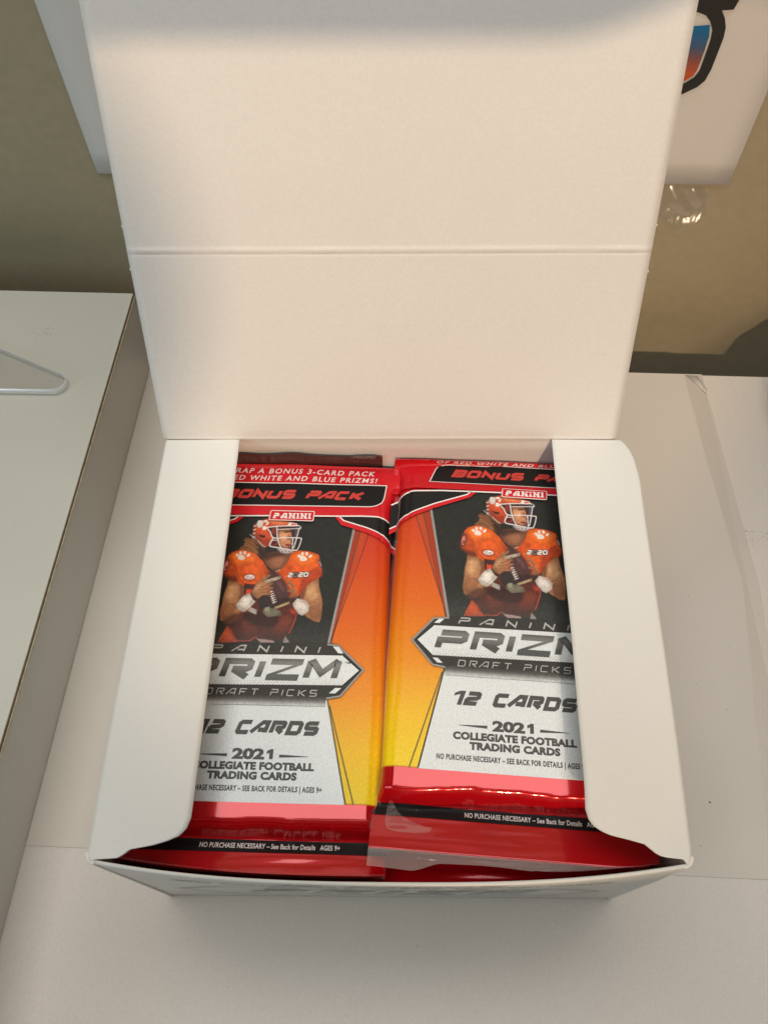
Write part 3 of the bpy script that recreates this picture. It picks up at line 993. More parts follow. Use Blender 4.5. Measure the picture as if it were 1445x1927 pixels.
(0,(222, 218, 210),1,[(-7.58,77.92),(-5.96,79),(-5.3,78.27),(-5.78,76.5),(-6.59,76.06),(-7.41,76.77)]),
(0,(222, 218, 210),1,[(-5.46,76.52),(-4.48,76.79),(-4.25,75.46),(-5.29,75.38)]),
(0,(222, 218, 210),1,[(-3.95,78.61),(-4.04,78.44),(-4.26,78.32),(-4.56,78.27),(-4.87,78.32),(-5.14,78.44),(-5.32,78.61),(-5.36,78.81),(-5.26,78.98),(-5.05,79.1),(-4.75,79.14),(-4.44,79.1),(-4.16,78.98),(-3.99,78.8)]),
(0,(222, 218, 210),1,[(-3.58,78.41),(-3.51,78.25),(-3.54,77.99),(-3.66,77.7),(-3.85,77.42),(-4.06,77.22),(-4.27,77.13),(-4.42,77.16),(-4.48,77.33),(-4.45,77.58),(-4.34,77.87),(-4.15,78.15),(-3.93,78.35),(-3.73,78.45)]),
(0,(222, 218, 210),1,[(-6.49,78.97),(-6.47,78.82),(-6.55,78.63),(-6.71,78.45),(-6.91,78.29),(-7.11,78.21),(-7.28,78.2),(-7.39,78.28),(-7.4,78.43),(-7.32,78.61),(-7.17,78.8),(-6.97,78.95),(-6.76,79.04),(-6.59,79.04)]),
(0,(30, 22, 22),0,[(-6.64,73.42),(-3.99,73.07),(-4.38,72.14),(-5.76,72.41)]),
(0.22,(205, 200, 190),1,[(-6.56,71.11),(-4.63,69.18),(-3.67,68.69)]),
(0,(222, 218, 210),0,[(3.33,78.42),(6.08,78),(6.39,77.1),(3.15,77.02)]),
(0,(200, 80, 60),1,[(6,77.52),(5.9,77.35),(5.64,77.23),(5.27,77.16),(4.86,77.18),(4.51,77.26),(4.27,77.41),(4.19,77.58),(4.3,77.74),(4.56,77.87),(4.93,77.93),(5.33,77.92),(5.69,77.83),(5.93,77.69)]),
(0,(58, 34, 34),0,[(-3.83,76.26),(7.2,77.08),(6.95,72.64),(5.91,68.45),(0.49,68.06),(-2.38,69.34),(-1.41,72.23),(-2.7,74.42)]),
(0,(150, 52, 40),0,[(-3.19,75.92),(-1.08,76.18),(-0.77,73.23),(-2.05,74.28)]),
(0,(136, 48, 40),0,[(-1.42,71.48),(0.19,71.59),(0.5,69.55),(-1.11,69.25),(-2,69.74)]),
(0,(34, 24, 28),1,[(-0.23,70.43),(-0.31,70.17),(-0.5,69.95),(-0.79,69.81),(-1.1,69.79),(-1.38,69.88),(-1.58,70.08),(-1.65,70.33),(-1.57,70.6),(-1.38,70.82),(-1.09,70.96),(-0.78,70.98),(-0.5,70.89),(-0.3,70.69)]),
(0,(34, 24, 28),1,[(-2.18,75.49),(-2.23,75.29),(-2.38,75.12),(-2.58,75.01),(-2.81,75),(-3.02,75.07),(-3.17,75.22),(-3.22,75.42),(-3.17,75.62),(-3.02,75.79),(-2.81,75.89),(-2.58,75.91),(-2.38,75.84),(-2.23,75.69)]),
(0,(190, 132, 94),0,[(0.22,75.58),(3.46,75.97),(4.66,73.99),(4.94,71.93),(4.61,70.97),(5.04,70.06),(4.71,68.92),(3.36,68.26),(1.61,68.88),(0.51,71.43)]),
(0,(212, 156, 116),1,[(0.53,74.08),(2.47,74.41),(3.41,72.39),(2.75,70.46),(1.31,70.73)]),
(0,(122, 76, 54),1,[(0.54,75.53),(3.46,75.89),(4.25,75.03),(2.47,74.68),(0.53,74.77)]),
(0,(60, 40, 32),1,[(1.99,74.64),(3.77,75),(4.15,74.64),(2.47,74.26)]),
(0,(110, 64, 46),1,[(3.75,73.55),(4.85,71.93),(4.2,71.69),(3.56,71.83)]),
(0,(128, 58, 58),1,[(2.9,69.91),(4.98,69.87),(4.81,69.19),(3.21,69.22)]),
(0,(96, 60, 46),1,[(1.77,69.08),(3.36,68.56),(4.9,68.93),(4.88,67.93),(2.4,67.97)]),
(0,(70, 72, 92),0,[(5.8,76.56),(7.03,76.65),(6.47,72.61),(5.72,72.37)]),
(0,(60, 54, 70),0,[(5.52,71.79),(6.78,72.06),(6.23,68.47),(5.52,68.23)]),
(0.314,(232, 228, 226),1,[(-4.13,76.23),(-0.43,76.77),(3.15,77.02),(7.04,77.15)]),
(0.283,(232, 228, 226),1,[(-0.62,76.6),(0.03,72.34),(0.98,69.58),(1.7,68.22)]),
(0.314,(232, 228, 226),1,[(-4.06,76.16),(-2.7,74.54),(-1.35,72.24),(2.45,72.4),(5.34,72.45),(8.22,72.28)]),
(0.345,(232, 228, 226),1,[(-1.42,72.12),(-2.32,69.27),(0.49,68.5),(3.67,67.99),(5.42,67.59),(7.01,67.71)]),
(0.251,(232, 228, 226),1,[(8.22,72.28),(7.78,69.7),(7.1,67.72)]),
(0.251,(232, 228, 226),1,[(7.2,77.04),(7.6,76.19),(7.17,75.89)]),
(0.251,(232, 228, 226),1,[(7.08,76.08),(6.49,72.04),(5.85,68.44)]),
(0.251,(232, 228, 226),1,[(5.21,72.44),(5.36,69.9),(5.51,67.68)]),
(0.188,(232, 228, 226),1,[(-0.37,75.54),(7.18,76.08)]),
(0.188,(232, 228, 226),1,[(-2.12,71.16),(0.19,71.48)]),
(0,(186, 178, 178),1,[(0.49,68.06),(3.03,67.94),(5.58,67.61),(5.25,66.84),(3.65,66.43),(1.75,66.89)]),
(0,(50, 40, 44),1,[(1.37,67.3),(1.35,67.21),(1.27,67.12),(1.17,67.07),(1.06,67.06),(0.96,67.1),(0.89,67.17),(0.86,67.27),(0.89,67.37),(0.96,67.45),(1.06,67.5),(1.18,67.51),(1.28,67.47),(1.35,67.4)]),
(0,(50, 40, 44),1,[(2.48,67.23),(2.46,67.13),(2.39,67.05),(2.28,67),(2.17,66.99),(2.07,67.02),(2,67.1),(1.98,67.19),(2,67.29),(2.07,67.37),(2.18,67.42),(2.29,67.43),(2.39,67.39),(2.46,67.32)]),
(0,(50, 40, 44),1,[(3.6,67.15),(3.57,67.05),(3.5,66.97),(3.4,66.92),(3.28,66.91),(3.18,66.95),(3.11,67.02),(3.09,67.12),(3.11,67.21),(3.19,67.3),(3.29,67.35),(3.4,67.35),(3.5,67.32),(3.57,67.25)]),
(0,(50, 40, 44),1,[(4.71,67.08),(4.68,66.98),(4.61,66.9),(4.51,66.85),(4.39,66.84),(4.29,66.87),(4.22,66.95),(4.2,67.04),(4.23,67.14),(4.3,67.22),(4.4,67.27),(4.51,67.28),(4.62,67.24),(4.69,67.17)]),
(0,(222, 218, 210),1,[(-12.43,64.39),(-11.94,65.31),(-10.98,65.38),(-10.08,64.49),(-10.32,63.81),(-11.21,63.6),(-12.1,63.75)]),
(0,(222, 218, 210),1,[(-12.17,64.95),(-12.32,64.81),(-12.55,64.77),(-12.81,64.85),(-13.04,65.02),(-13.21,65.25),(-13.28,65.5),(-13.23,65.72),(-13.08,65.86),(-12.85,65.89),(-12.6,65.82),(-12.36,65.64),(-12.19,65.41),(-12.13,65.16)]),
(0,(222, 218, 210),1,[(-11.73,65.48),(-11.91,65.53),(-12.06,65.72),(-12.16,66),(-12.17,66.33),(-12.11,66.64),(-11.97,66.86),(-11.8,66.95),(-11.61,66.9),(-11.46,66.71),(-11.36,66.42),(-11.35,66.09),(-11.42,65.79),(-11.55,65.57)]),
(0,(222, 218, 210),1,[(-10.08,65.66),(-10.27,65.63),(-10.47,65.73),(-10.66,65.94),(-10.78,66.23),(-10.82,66.54),(-10.77,66.8),(-10.64,66.97),(-10.45,67),(-10.24,66.9),(-10.06,66.68),(-9.93,66.39),(-9.89,66.09),(-9.94,65.83)]),
(0,(222, 218, 210),1,[(-8.52,65.96),(-8.46,65.76),(-8.5,65.49),(-8.64,65.22),(-8.85,65),(-9.1,64.86),(-9.32,64.84),(-9.49,64.94),(-9.56,65.14),(-9.52,65.4),(-9.38,65.67),(-9.16,65.9),(-8.92,66.04),(-8.69,66.06)]),
(0.126,(190, 90, 40),1,[(-10.35,65.72),(-9.82,64.65),(-9,64.42)]),
(0,(222, 218, 210),1,[(8.25,64.41),(8.78,65.34),(9.75,65.41),(10.63,64.51),(10.35,63.82),(9.45,63.6),(8.55,63.76)]),
(0,(222, 218, 210),1,[(8.53,64.97),(8.37,64.83),(8.14,64.79),(7.88,64.87),(7.65,65.05),(7.49,65.28),(7.43,65.54),(7.49,65.76),(7.65,65.9),(7.88,65.93),(8.14,65.86),(8.37,65.68),(8.53,65.45),(8.59,65.19)]),
(0,(222, 218, 210),1,[(9,65.51),(8.82,65.56),(8.67,65.76),(8.59,66.05),(8.59,66.38),(8.67,66.69),(8.81,66.92),(8.99,67.01),(9.18,66.96),(9.32,66.77),(9.41,66.47),(9.41,66.14),(9.33,65.83),(9.18,65.61)]),
(0,(222, 218, 210),1,[(10.68,65.7),(10.48,65.66),(10.28,65.77),(10.1,65.99),(9.99,66.28),(9.96,66.59),(10.02,66.86),(10.17,67.03),(10.36,67.06),(10.57,66.96),(10.74,66.74),(10.86,66.44),(10.88,66.13),(10.82,65.87)]),
(0,(222, 218, 210),1,[(12.26,66),(12.32,65.8),(12.27,65.53),(12.12,65.25),(11.89,65.02),(11.64,64.88),(11.41,64.86),(11.24,64.97),(11.18,65.17),(11.23,65.44),(11.39,65.71),(11.61,65.94),(11.87,66.08),(12.1,66.1)]),
(0.126,(190, 90, 40),1,[(10.41,65.76),(10.89,64.67),(11.72,64.44)]),
(0,(50, 26, 26),1,[(-5.79,57.28),(-6.01,56.79),(-6.56,56.39),(-7.35,56.18),(-8.21,56.19),(-8.98,56.41),(-9.49,56.81),(-9.66,57.31),(-9.45,57.81),(-8.89,58.2),(-8.1,58.42),(-7.23,58.41),(-6.47,58.18),(-5.95,57.78)]),
(0,(220, 214, 210),1,[(-6.07,57.28),(-6.25,56.91),(-6.73,56.62),(-7.4,56.46),(-8.13,56.46),(-8.79,56.63),(-9.23,56.93),(-9.38,57.31),(-9.2,57.68),(-8.72,57.98),(-8.05,58.14),(-7.31,58.13),(-6.65,57.96),(-6.21,57.66)]),
(0.22,(120, 70, 66),1,[(-8.82,57.11),(-8.2,57.65),(-7.41,57.21),(-6.54,57.63)]),
(0.157,(120, 70, 66),1,[(-8.66,56.76),(-6.78,56.9)]),
(0,(46, 38, 36),0,[(-3.96,51.18),(-0.25,51.45),(2.17,47.49),(1.54,45.74),(-2.73,45.77),(-3.95,47.73)]),
(0,(112, 110, 92),0,[(-1.96,46.16),(0.94,46.37),(3.37,45.53),(4.11,43.89),(-0.3,43.17),(-2.06,44.73)]),
(0,(140, 138, 120),0,[(-1.5,46.54),(0.03,46.82),(0.01,45.12),(-1.51,45.17)]),
(0,(186, 180, 176),0,[(-6.25,46.53),(-4.01,45.67),(-3.95,43.91),(-6.76,45.2)]),
(0,(74, 46, 46),1,[(-2.09,58.38),(-1.14,59.89),(0.42,59.71),(2.91,57.67),(5.04,54.64),(6.38,51.93),(5.87,49.13),(3.7,47.26),(1.25,47.25),(-0.26,50.41),(-1.48,54.17),(-2.56,56.56)]),
(0,(96, 62, 62),1,[(1.03,57.54),(3.2,55.92),(5.01,52.88),(4.38,51.79),(2.24,54.08),(0.71,56.09)]),
(0,(54, 32, 34),1,[(0.05,50.09),(2.19,49.55),(4.97,50.1),(5.56,48.93),(3.39,47.3),(1.41,47.36)]),
(0.157,(120, 84, 92),1,[(1.64,55.45),(2.87,54.13),(3.92,52.1)]),
(0,(206, 190, 164),0,[(-2.81,56.01),(0.41,57.31),(2.44,57.92),(2.65,57.01),(0.09,55.87),(-2.35,54.98)]),
(0.188,(50, 40, 40),1,[(-1,55.79),(-0.69,56.34),(-0.23,55.95),(0.09,56.47)]),
(0.188,(50, 40, 40),1,[(1.5,57.04),(1.82,57.66),(2.28,57.2)]),
(0,(196, 176, 132),0,[(1.49,46.75),(6.17,48.81),(6.34,48),(1.91,46.04)]),
(0.157,(222, 218, 210),1,[(-0.31,52.57),(0.36,50.46),(1.41,48.12)]),
(0.22,(222, 218, 210),1,[(-0.81,51.83),(0.56,52.42)]),
(0.22,(222, 218, 210),1,[(-0.5,51.09),(0.86,51.67)]),
(0.22,(222, 218, 210),1,[(-0.2,50.35),(1.16,50.93)]),
(0.22,(222, 218, 210),1,[(0.11,49.61),(1.46,50.19)]),
(0.22,(222, 218, 210),1,[(0.41,48.87),(1.76,49.45)]),
(0.22,(222, 218, 210),1,[(0.71,48.13),(2.06,48.71)]),
(0,(170, 118, 80),0,[(-6.5,51.7),(-5.36,54.59),(-3.97,56.64),(-2.72,57.91),(-1.15,58.56),(-0.78,58.05),(-2.25,56.59),(-2.87,55.12),(-2.72,54.78),(0.08,55.58),(0.55,55.02),(-1.48,53.88),(0.38,53.88),(0.56,53.19),(-1.95,52.52),(0.06,51.75),(0.12,50.99),(-2.72,50.79),(-3.96,49.62),(-5.34,50.04),(-6.12,50.85)]),
(0,(192, 146, 104),1,[(-5.21,53.9),(-3.65,55.77),(-3.03,54.76),(-3.96,52.93),(-5.51,51.77)]),
(0.188,(96, 58, 42),1,[(-3.96,53.63),(-2.1,54.3),(-0.7,54.93)]),
(0.188,(96, 58, 42),1,[(-4.58,52.54),(-2.72,53.02),(-0.86,53.44)]),
(0.188,(96, 58, 42),1,[(-4.27,51.51),(-2.41,51.99),(-0.87,51.83)]),
(0.188,(96, 58, 42),1,[(-3.96,55.57),(-2.72,56.73)]),
(0,(170, 118, 80),0,[(4.3,57.06),(6,56.19),(7.06,54.78),(7.94,52.74),(8.42,50.69),(7.42,49.86),(6.04,50.25),(6.21,50.81),(7.29,51.13),(6.7,52.24),(5,52.32),(5.11,52.96),(6.41,53.05),(6.21,54.3),(4.67,54.79),(4.74,55.39),(5.74,55.46),(4.51,56.44)]),
(0.188,(104, 64, 46),1,[(5.05,55.34),(6.29,55.01),(7.04,53.73)]),
(0.188,(104, 64, 46),1,[(5.64,53.28),(6.86,52.67),(7.61,51.5)]),
(0.188,(104, 64, 46),1,[(6.2,50.53),(7.43,50.55)]),
(0,(40, 32, 30),1,[(-6.49,51.35),(-5.19,49.88),(-4.42,48.9),(-5.18,48.5),(-6.73,50.11)]),
(0,(50, 40, 36),1,[(6.65,49.7),(8.5,50.35),(8.63,49.16),(7.38,48.04),(6.46,48.14)]),
(0,(208, 202, 192),0,[(-10.77,47.75),(-9.05,50.29),(-7.05,51.59),(-5.8,49.32),(-4.72,48.53),(-6.55,46.17),(-8.22,44.86),(-9.76,45.42),(-10.82,46.71)]),
(0,(228, 224, 214),1,[(-9.79,48.16),(-7.97,50.37),(-6.73,49.94),(-6.41,47.89),(-7.93,46.07),(-9.47,46.64)]),
(0.22,(150, 142, 132),1,[(-6.41,47.89),(-7.62,46.26),(-8.84,45.49)]),
(0.188,(150, 90, 70),1,[(-8.13,50.71),(-7.66,50.05)]),
(0,(206, 198, 190),0,[(7.23,48.03),(8.65,50.02),(11.38,49.25),(12.7,47.4),(12.55,45.52),(10.77,43.94),(9.43,44.55),(7.95,46.48)]),
(0,(226, 220, 212),1,[(8.93,49.18),(11.06,48.65),(12.08,47.01),(11.27,45.43),(9.47,46.31)]),
(0.22,(180, 90, 70),1,[(9.85,49.25),(10.76,48.8),(11.29,48.15)]),
]

_ART_CACHE = []
CELL = 0.2
AU0, AV0, ANX, ANY = -30.0, 31.5, 292, 247


def box_blur(m, r):
    if r < 1: return m
    k = 2 * r + 1
    for ax in (0, 1):
        p = np.pad(m, [(r + 1, r) if q == ax else (0, 0) for q in (0, 1)], mode='edge')
        c = np.cumsum(p, axis=ax)
        m = (c[k:] - c[:-k]) / k if ax == 0 else (c[:, k:] - c[:, :-k]) / k
    return m


def raster(pts, pad=14):
    """anti-aliased coverage of a polygon on the print grid"""
    P = np.array([(q[0], q[1]) for q in pts], float)
    P = (P - (AU0, AV0)) / CELL
    x0, y0 = np.maximum(np.floor(P.min(0)).astype(int) - pad, 0)
    x1, y1 = np.minimum(np.ceil(P.max(0)).astype(int) + pad, (ANX, ANY))
    if x1 - x0 < 2 or y1 - y0 < 2: return None
    acc = np.zeros((y1 - y0, x1 - x0))
    for oy in (-.25, .25):
        for ox in (-.25, .25):
            X, Y = np.meshgrid(np.arange(x0, x1) + ox, np.arange(y0, y1) + oy)
            ins = np.zeros(X.shape, bool)
            for (xa, ya), (xb, yb) in zip(P, np.roll(P, -1, axis=0)):
                if ya == yb: continue
                ins ^= ((ya > Y) != (yb > Y)) & (X < (xb - xa) * (Y - ya) / (yb - ya) + xa)
            acc += ins * .25
    return x0, y0, x1, y1, acc


def value_noise(nx, ny, cell, seed):
    rng = np.random.RandomState(seed)
    gx, gy = int(nx / cell) + 3, int(ny / cell) + 3
    g = rng.rand(gy, gx)
    X, Y = np.meshgrid(np.arange(nx) / cell, np.arange(ny) / cell)
    xi, yi = X.astype(int), Y.astype(int)
    fx, fy = X - xi, Y - yi
    fx, fy = fx * fx * (3 - 2 * fx), fy * fy * (3 - 2 * fy)
    return (g[yi, xi] * (1 - fx) + g[yi, xi + 1] * fx) * (1 - fy) + (g[yi + 1, xi] * (1 - fx) + g[yi + 1, xi + 1] * fx) * fy


def player_mesh():
    """the printed picture of the player: colours computed on a fine grid over the dark photo panel"""
    if _ART_CACHE: return _ART_CACHE[0]
    img = np.zeros((ANY, ANX, 3)) + np.array((0.012, 0.014, 0.011))
    n1 = value_noise(ANX, ANY, 9, 1); n2 = value_noise(ANX, ANY, 3.5, 2); n3 = value_noise(ANX, ANY, 1.4, 3)
    img *= (0.7 + 0.45 * n1 + 0.5 * n3)[..., None]
    fold = value_noise(ANX, ANY, 7, 5) - value_noise(ANX, ANY, 5, 6)

    def paint(pts, col, soft, shade):
        r = raster(pts)
        if r is None: return
        x0, y0, x1, y1, m = r
        al = box_blur(box_blur(m, soft), soft) if soft else m
        c = np.array(lin(col, 1.12))[None, None, :] * np.ones(m.shape)[..., None]
        if shade:
            b = box_blur(box_blur(m, shade), shade)
            yy = np.linspace(-.10, .10, m.shape[0])[:, None]
            c = c * (np.clip(0.42 + 0.66 * b, 0, 1.08) + yy + 0.22 * fold[y0:y1, x0:x1])[..., None]
        c = c * (0.93 + 0.14 * n2[y0:y1, x0:x1])[..., None]
        img[y0:y1, x0:x1] = img[y0:y1, x0:x1] * (1 - al[..., None]) + c * al[..., None]

    for wd, col, sm, pts in ART:
        if wd:
            v_, f_ = ribbon(smooth_open(pts, 4) if sm else pts, max(wd, 0.2))
            for q in f_: paint([v_[i] for i in q], col, 0, 0)
            continue
        pp = smooth_closed(pts, 4) if sm else pts
        A = np.array(pp)
        size = (A.max(0) - A.min(0)).min()
        light = sum(col) > 560
        soft = 0
        if sm and size > 1.2 and not light: soft = 2 if size > 2.2 else 1
        paint(pp, col, soft, 0 if size < 2.2 else (7 if size > 6 else 4))
    for s_, u, dark in (('2', 4.75, 0), ('0', 6.42, 1), ('2', 8.15, 0), ('0', 9.85, 0)):
        for th, c in ((1.0, (26, 20, 20)), (0.42, (232, 228, 222) if not dark else (120, 110, 105))):
            v_, f_ = stroke_text(s_, u - (th - .42) / 2, u + 1.85 + (th - .42) / 2, 57.5 - (th - .42) / 2 + (u - 4.75) * 0.055, 1.75 + (th - .42), th, 0.18)
            for q in f_: paint([v_[i] for i in q], c, 0, 0)
    # greyer towards the badge
    k = np.clip((44 - (AV0 + CELL * np.arange(ANY))) / 10, 0, 1)[:, None, None] * (0.20 + 0.35 * n3[..., None])
    img = img * (1 - k) + np.array((0.10, 0.105, 0.10)) * k
    lo, hi = (-20.0, 33.4), (-28.0, 80.0)
    keep = np.zeros((ANY, ANX), bool)
    for j in range(ANY):
        v = AV0 + j * CELL
        l = interp([(31, -20.0), (33.4, -20.0), (80, -28.3), (82, -28.6)], v)
        r = interp([(31, 19.5), (33.4, 19.6), (80, 26.3), (82, 26.6)], v)
        us = AU0 + CELL * np.arange(ANX)
        keep[j] = (us >= l) & (us <= r) & (v <= 80.85)
    idx = -np.ones((ANY, ANX), int)
    idx[keep] = np.arange(keep.sum())
    jj, ii = np.nonzero(keep)
    V = [(AU0 + i * CELL, AV0 + j * CELL) for i, j in zip(ii, jj)]
    C = [tuple(c) for c in np.clip(img[keep], 0, 1)]
    q = keep[:-1, :-1] & keep[1:, :-1] & keep[:-1, 1:] & keep[1:, 1:]
    jj, ii = np.nonzero(q)
    Fc = [(int(idx[j, i]), int(idx[j, i + 1]), int(idx[j + 1, i + 1]), int(idx[j + 1, i])) for i, j in zip(ii, jj)]
    _ART_CACHE.append((V, Fc, C))
    return _ART_CACHE[0]


def wrapper(shape, parent, v0=None, v1=V1, name='wrapper', mats=None):
    us = [k * 1.4 for k in range(-22, 23)] + [sg * (31.6 + 0.7 * k) for sg in (-1, 1) for k in range(3)] + [sg * (33.0 + 5.6 * t) for sg in (-1, 1) for t in (0, .15, .3, .42, .54, .66, .76, .86, .93, .97, 1.0)]
    us = sorted(set(round(max(-38.6, min(38.6, x)), 3) for x in us))
    vs = []
    v = v0
    v = v0 = (-35.2 if shape.top_drop else V0) if v0 is None else v0
    while v < v1 - 0.01:
        vs.append(v)
        v += 0.5 if (-24 < v < -12) else (0.8 if (v < -12 or v > 82) else 3.0)
    vs.append(v1)
    vs = sorted(set([x for x in vs if abs(x + 13.3) > 0.2] + [-13.3]))
    fm = []
    V, Fc, UVs = [], [], []
    nu = len(us)
    for v in vs:
        hw = shape.half(v)
        for u in us:
            uu = u if abs(u) <= 33 else math.copysign(33 + (abs(u) - 33) / 5.6 * (hw - 33), u)
            V.append(shape(uu, v))
            UVs.append(((uu + 42) / 84, (v + 45) / 150))
    nb = len(V)
    # underside
    for v in vs:
        hw = shape.half(v)
        block = sstep(-22, -15, v) * sstep(97, 86, v)
        for u in us:
            uu = u if abs(u) <= 33 else math.copysign(33 + (abs(u) - 33) / 5.6 * (hw - 33), u)
            e = max(0, (abs(uu) - 34) / (hw - 34))
            zz = shape.z(uu, v)
            low = -10.2 + 5.0 * min(1, e ** 3)
            sx, sy, sz = shape(uu, v)
            V.append((sx, sy, min(zz - 0.12, low * block + (zz - 0.2) * (1 - block)) + (sz - zz)))
            UVs.append(((uu + 42) / 84, (v + 45) / 150))
    for j in range(len(vs) - 1):
        for k in range(nu - 1):
            b = j * nu + k
            Fc.append((b, b + 1, b + nu + 1, b + nu))
            Fc.append((nb + b, nb + b + nu, nb + b + nu + 1, nb + b + 1))
            fm += [1 if vs[j] < -13.31 else 0] * 2
        for k, s_ in ((0, 0), (nu - 1, 1)):
            b = j * nu + k
            q = (b, b + nu, nb + b + nu, nb + b)
            Fc.append(q if s_ == 0 else tuple(reversed(q)))
            fm.append(1 if vs[j] < -13.31 else 0)
    for j in (0, len(vs) - 1):
        for k in range(nu - 1):
            b = j * nu + k
            q = (b, nb + b, nb + b + 1, b + 1)
            Fc.append(q if j == 0 else tuple(reversed(q)))
            fm.append(1)
    return obj(name, V, Fc, mats or [FOIL, RED], parent, uvs=UVs, fm=fm)


def film_strip(shape, parent, name, u0, u1, v0, v1, mat_, lift=0.25, nu=60, nv=8, dz=None):
    def fn(a, b):
        u = u0 + (u1 - u0) * a
        v = v0(u) + (v1(u) - v0(u)) * b if callable(v0) else v0 + (v1 - v0) * b
        x, y, z = shape(u, v, lift)
        if dz: z += dz(a, b, u, v)
        return (x, y, z)
    V, Fc = grid(nu, nv, fn)
    return obj(name, V, Fc, mat_, parent)


def make_pack(name, shape, loc, rz, full=True):
    root = empty(name, tuple(c * MM for c in loc), rz)
    wrapper(shape, root)
    # ---- black stripe and small print on the front seal
    st, stt = Part(), Part()
    hw = 39.2
    st.add(shape, poly([(-hw, -25.7), (hw, -25.7), (hw, -22.3), (-hw, -22.3)]), BLACK, 1)
    stt.add(shape, fit_text('NO PURCHASE NECESSARY \u2013 See Back for Details   AGES 9+', -13.2, 26.3, -24.6, 1.35, 0.02, 0, 1.05), WHITE, 2)
    stt.build('lettering', st.build('seal_stripe', root))
    if not full: return root
    # ---- silver front, stripes
    fr = Part()
    trap = [(-20.0, 33.6), (19.2, 34.4), (20.0, 17.5), (27.5, -13.3), (-27.1, -13.3), (-20.2, 17.0)]
    fr.add(shape, poly([(20.0, 18), (27.5, -13.35), (-27.1, -13.35), (-20.4, 18)]), SILVER, 1)
    for a, b, w_, m_ in (((-20.5, 17.5), (-27.1, -13.35), 0.5, OLIVE), ((-21.3, 15.5), (-29.6, -13.35), 0.42, OLIVE),
                         ((20.5, 17), (27.55, -13.35), 0.5, OLIVE), ((21.3, 15), (29.8, -13.35), 0.42, OLIVE),
                         ((-20.8, 33.4), (-30.0, 72.0), 0.30, STRIPEDARK), ((-20.5, 33.6), (-32.6, 71.2), 0.30, STRIPEDARK),
                         ((20.4, 34.2), (27.9, 75.2), 0.30, STRIPEDARK), ((20.1, 34.6), (30.9, 74.6), 0.30, STRIPEDARK)):
        fr.add(shape, ribbon([a, b], w_), m_, 1)
    for q, m_ in (([(19.6, 33), (20.1, 34.6), (30.9, 79), (28.4, 79)], STRIPE1), ([(19.6, 33), (28.6, 79), (25.5, 79)], STRIPE2),
                  ([(-20.0, 33), (-27.6, 76), (-33.6, 75), (-20.6, 33.6)], STRIPE1), ([(-20.0, 33), (-27.6, 76), (-30.8, 75.4)], STRIPE2)):
        fr.add(shape, poly(q), m_, 0.8 if m_ is STRIPE1 else 0.9)
    fr.add(shape, poly([(-20.0, 32), (19.4, 32), (26.0, 80.6), (-28.2, 80.0)]), BLACKGREEN, 1)
    fr.add(shape, ribbon([(19.5, 33), (26.1, 78.5)], 0.8), BORDERGREY, 4.5)
    fr.add(shape, ribbon([(-20.0, 33), (-28.0, 77)], 0.8), BORDERGREY, 4.5)
    fr.build('front_print', root)
    # ---- player picture
    pv, pf, pc = player_mesh()
    obj('player_picture', [shape(u, v, 0.11) for u, v in pv], pf, INKMAT, root, cols=pc)
    # ---- red frame with bonus banner
    bn, bnt = Part(), Part()
    top = 23
    bn.add(shape, poly([(-41, 80.7), (-14, 81.0), (20.6, 81.0), (41, 79.6), (41, 103.2), (-41, 103.2)]), RED_FRAME, 19)
    # side wedges
    wl = [(-41, 76.0), (-38.6, 77.4), (-34.8, 79.0), (-24, 79.6), (-13.8, 79.9), (-15.4, 78.9), (-26, 74.6), (-36, 69.6), (-41, 66.4)]
    bn.add(shape, poly(wl), BLACK, 19.5)
    wr = [(41, 77.6), (39.6, 78.9), (34.7, 80.6), (28, 80.9), (20.6, 80.7), (22.3, 79.0), (30, 76.4), (35.6, 74.0), (41, 70.0)]
    bn.add(shape, poly(wr), BLACK, 19.5)
    rl = [(-41, 66.4), (-36, 69.6), (-26, 74.6), (-15.4, 78.9), (-13.8, 80.0), (-12.2, 80.0), (-14.2, 78.0), (-26, 73.0), (-36, 67.9), (-41, 64.3)]
    bn.add(shape, poly(rl), RED_FRAME, 19.6)
    rr_ = [(41, 70.0), (35.6, 74.0), (30, 76.4), (22.3, 79.0), (20.6, 80.9), (19.0, 80.8), (21.4, 77.4), (29.6, 74.8), (35.0, 72.2), (41, 67.6)]
    bn.add(shape, poly(rr_), RED_FRAME, 19.6)
    bn.add(shape, ribbon([(-41, 66.6), (-36, 69.8), (-26, 74.8), (-15.2, 79.1), (-13.9, 80.4)], 0.42), WHITE, 20)
    bn.add(shape, ribbon([(41, 70.2), (35.6, 74.2), (30, 76.6), (22.1, 79.2), (20.5, 80.8)], 0.42), WHITE, 20)
    bn.add(shape, ribbon([(-41, 76.1), (-38.6, 77.6), (-34.8, 79.3), (-24, 80.1), (-13.8, 80.4), (0, 80.7), (20.4, 80.9), (28, 81.1), (34.7, 80.9), (39.6, 79.1), (41, 77.8)], 0.5), WHITE, 20)
    ban = rounded([(-28.2, 84.6), (-25.4, 94.4), (36.4, 94.6), (35.2, 85.0)], [0, 4.2, 0, 5.0], 7)
    bn.add(shape, poly(ban), BLACK, 21)
    bn.add(shape, outline(ban, 0.34), WHITE, 22)
    bnt.add(shape, stroke_text('BONUS PACK', -20.9, 29.3, 87.6, 4.0, 1.2, 0.42, 0.14), mat_banner, 22)
    bnt.add(shape, fit_text('UNWRAP A BONUS 3-CARD PACK', -26.6, 32.4, 98.6, 2.0, 0.018, 0.25, 1.25), PINKWHITE, 22)
    bnt.add(shape, fit_text('OF RED WHITE AND BLUE PRIZMS!', -26.4, 33.2, 95.6, 2.0, 0.018, 0.25, 1.25), PINKWHITE, 22)
    bnt.build('lettering', bn.build('bonus_banner', root))
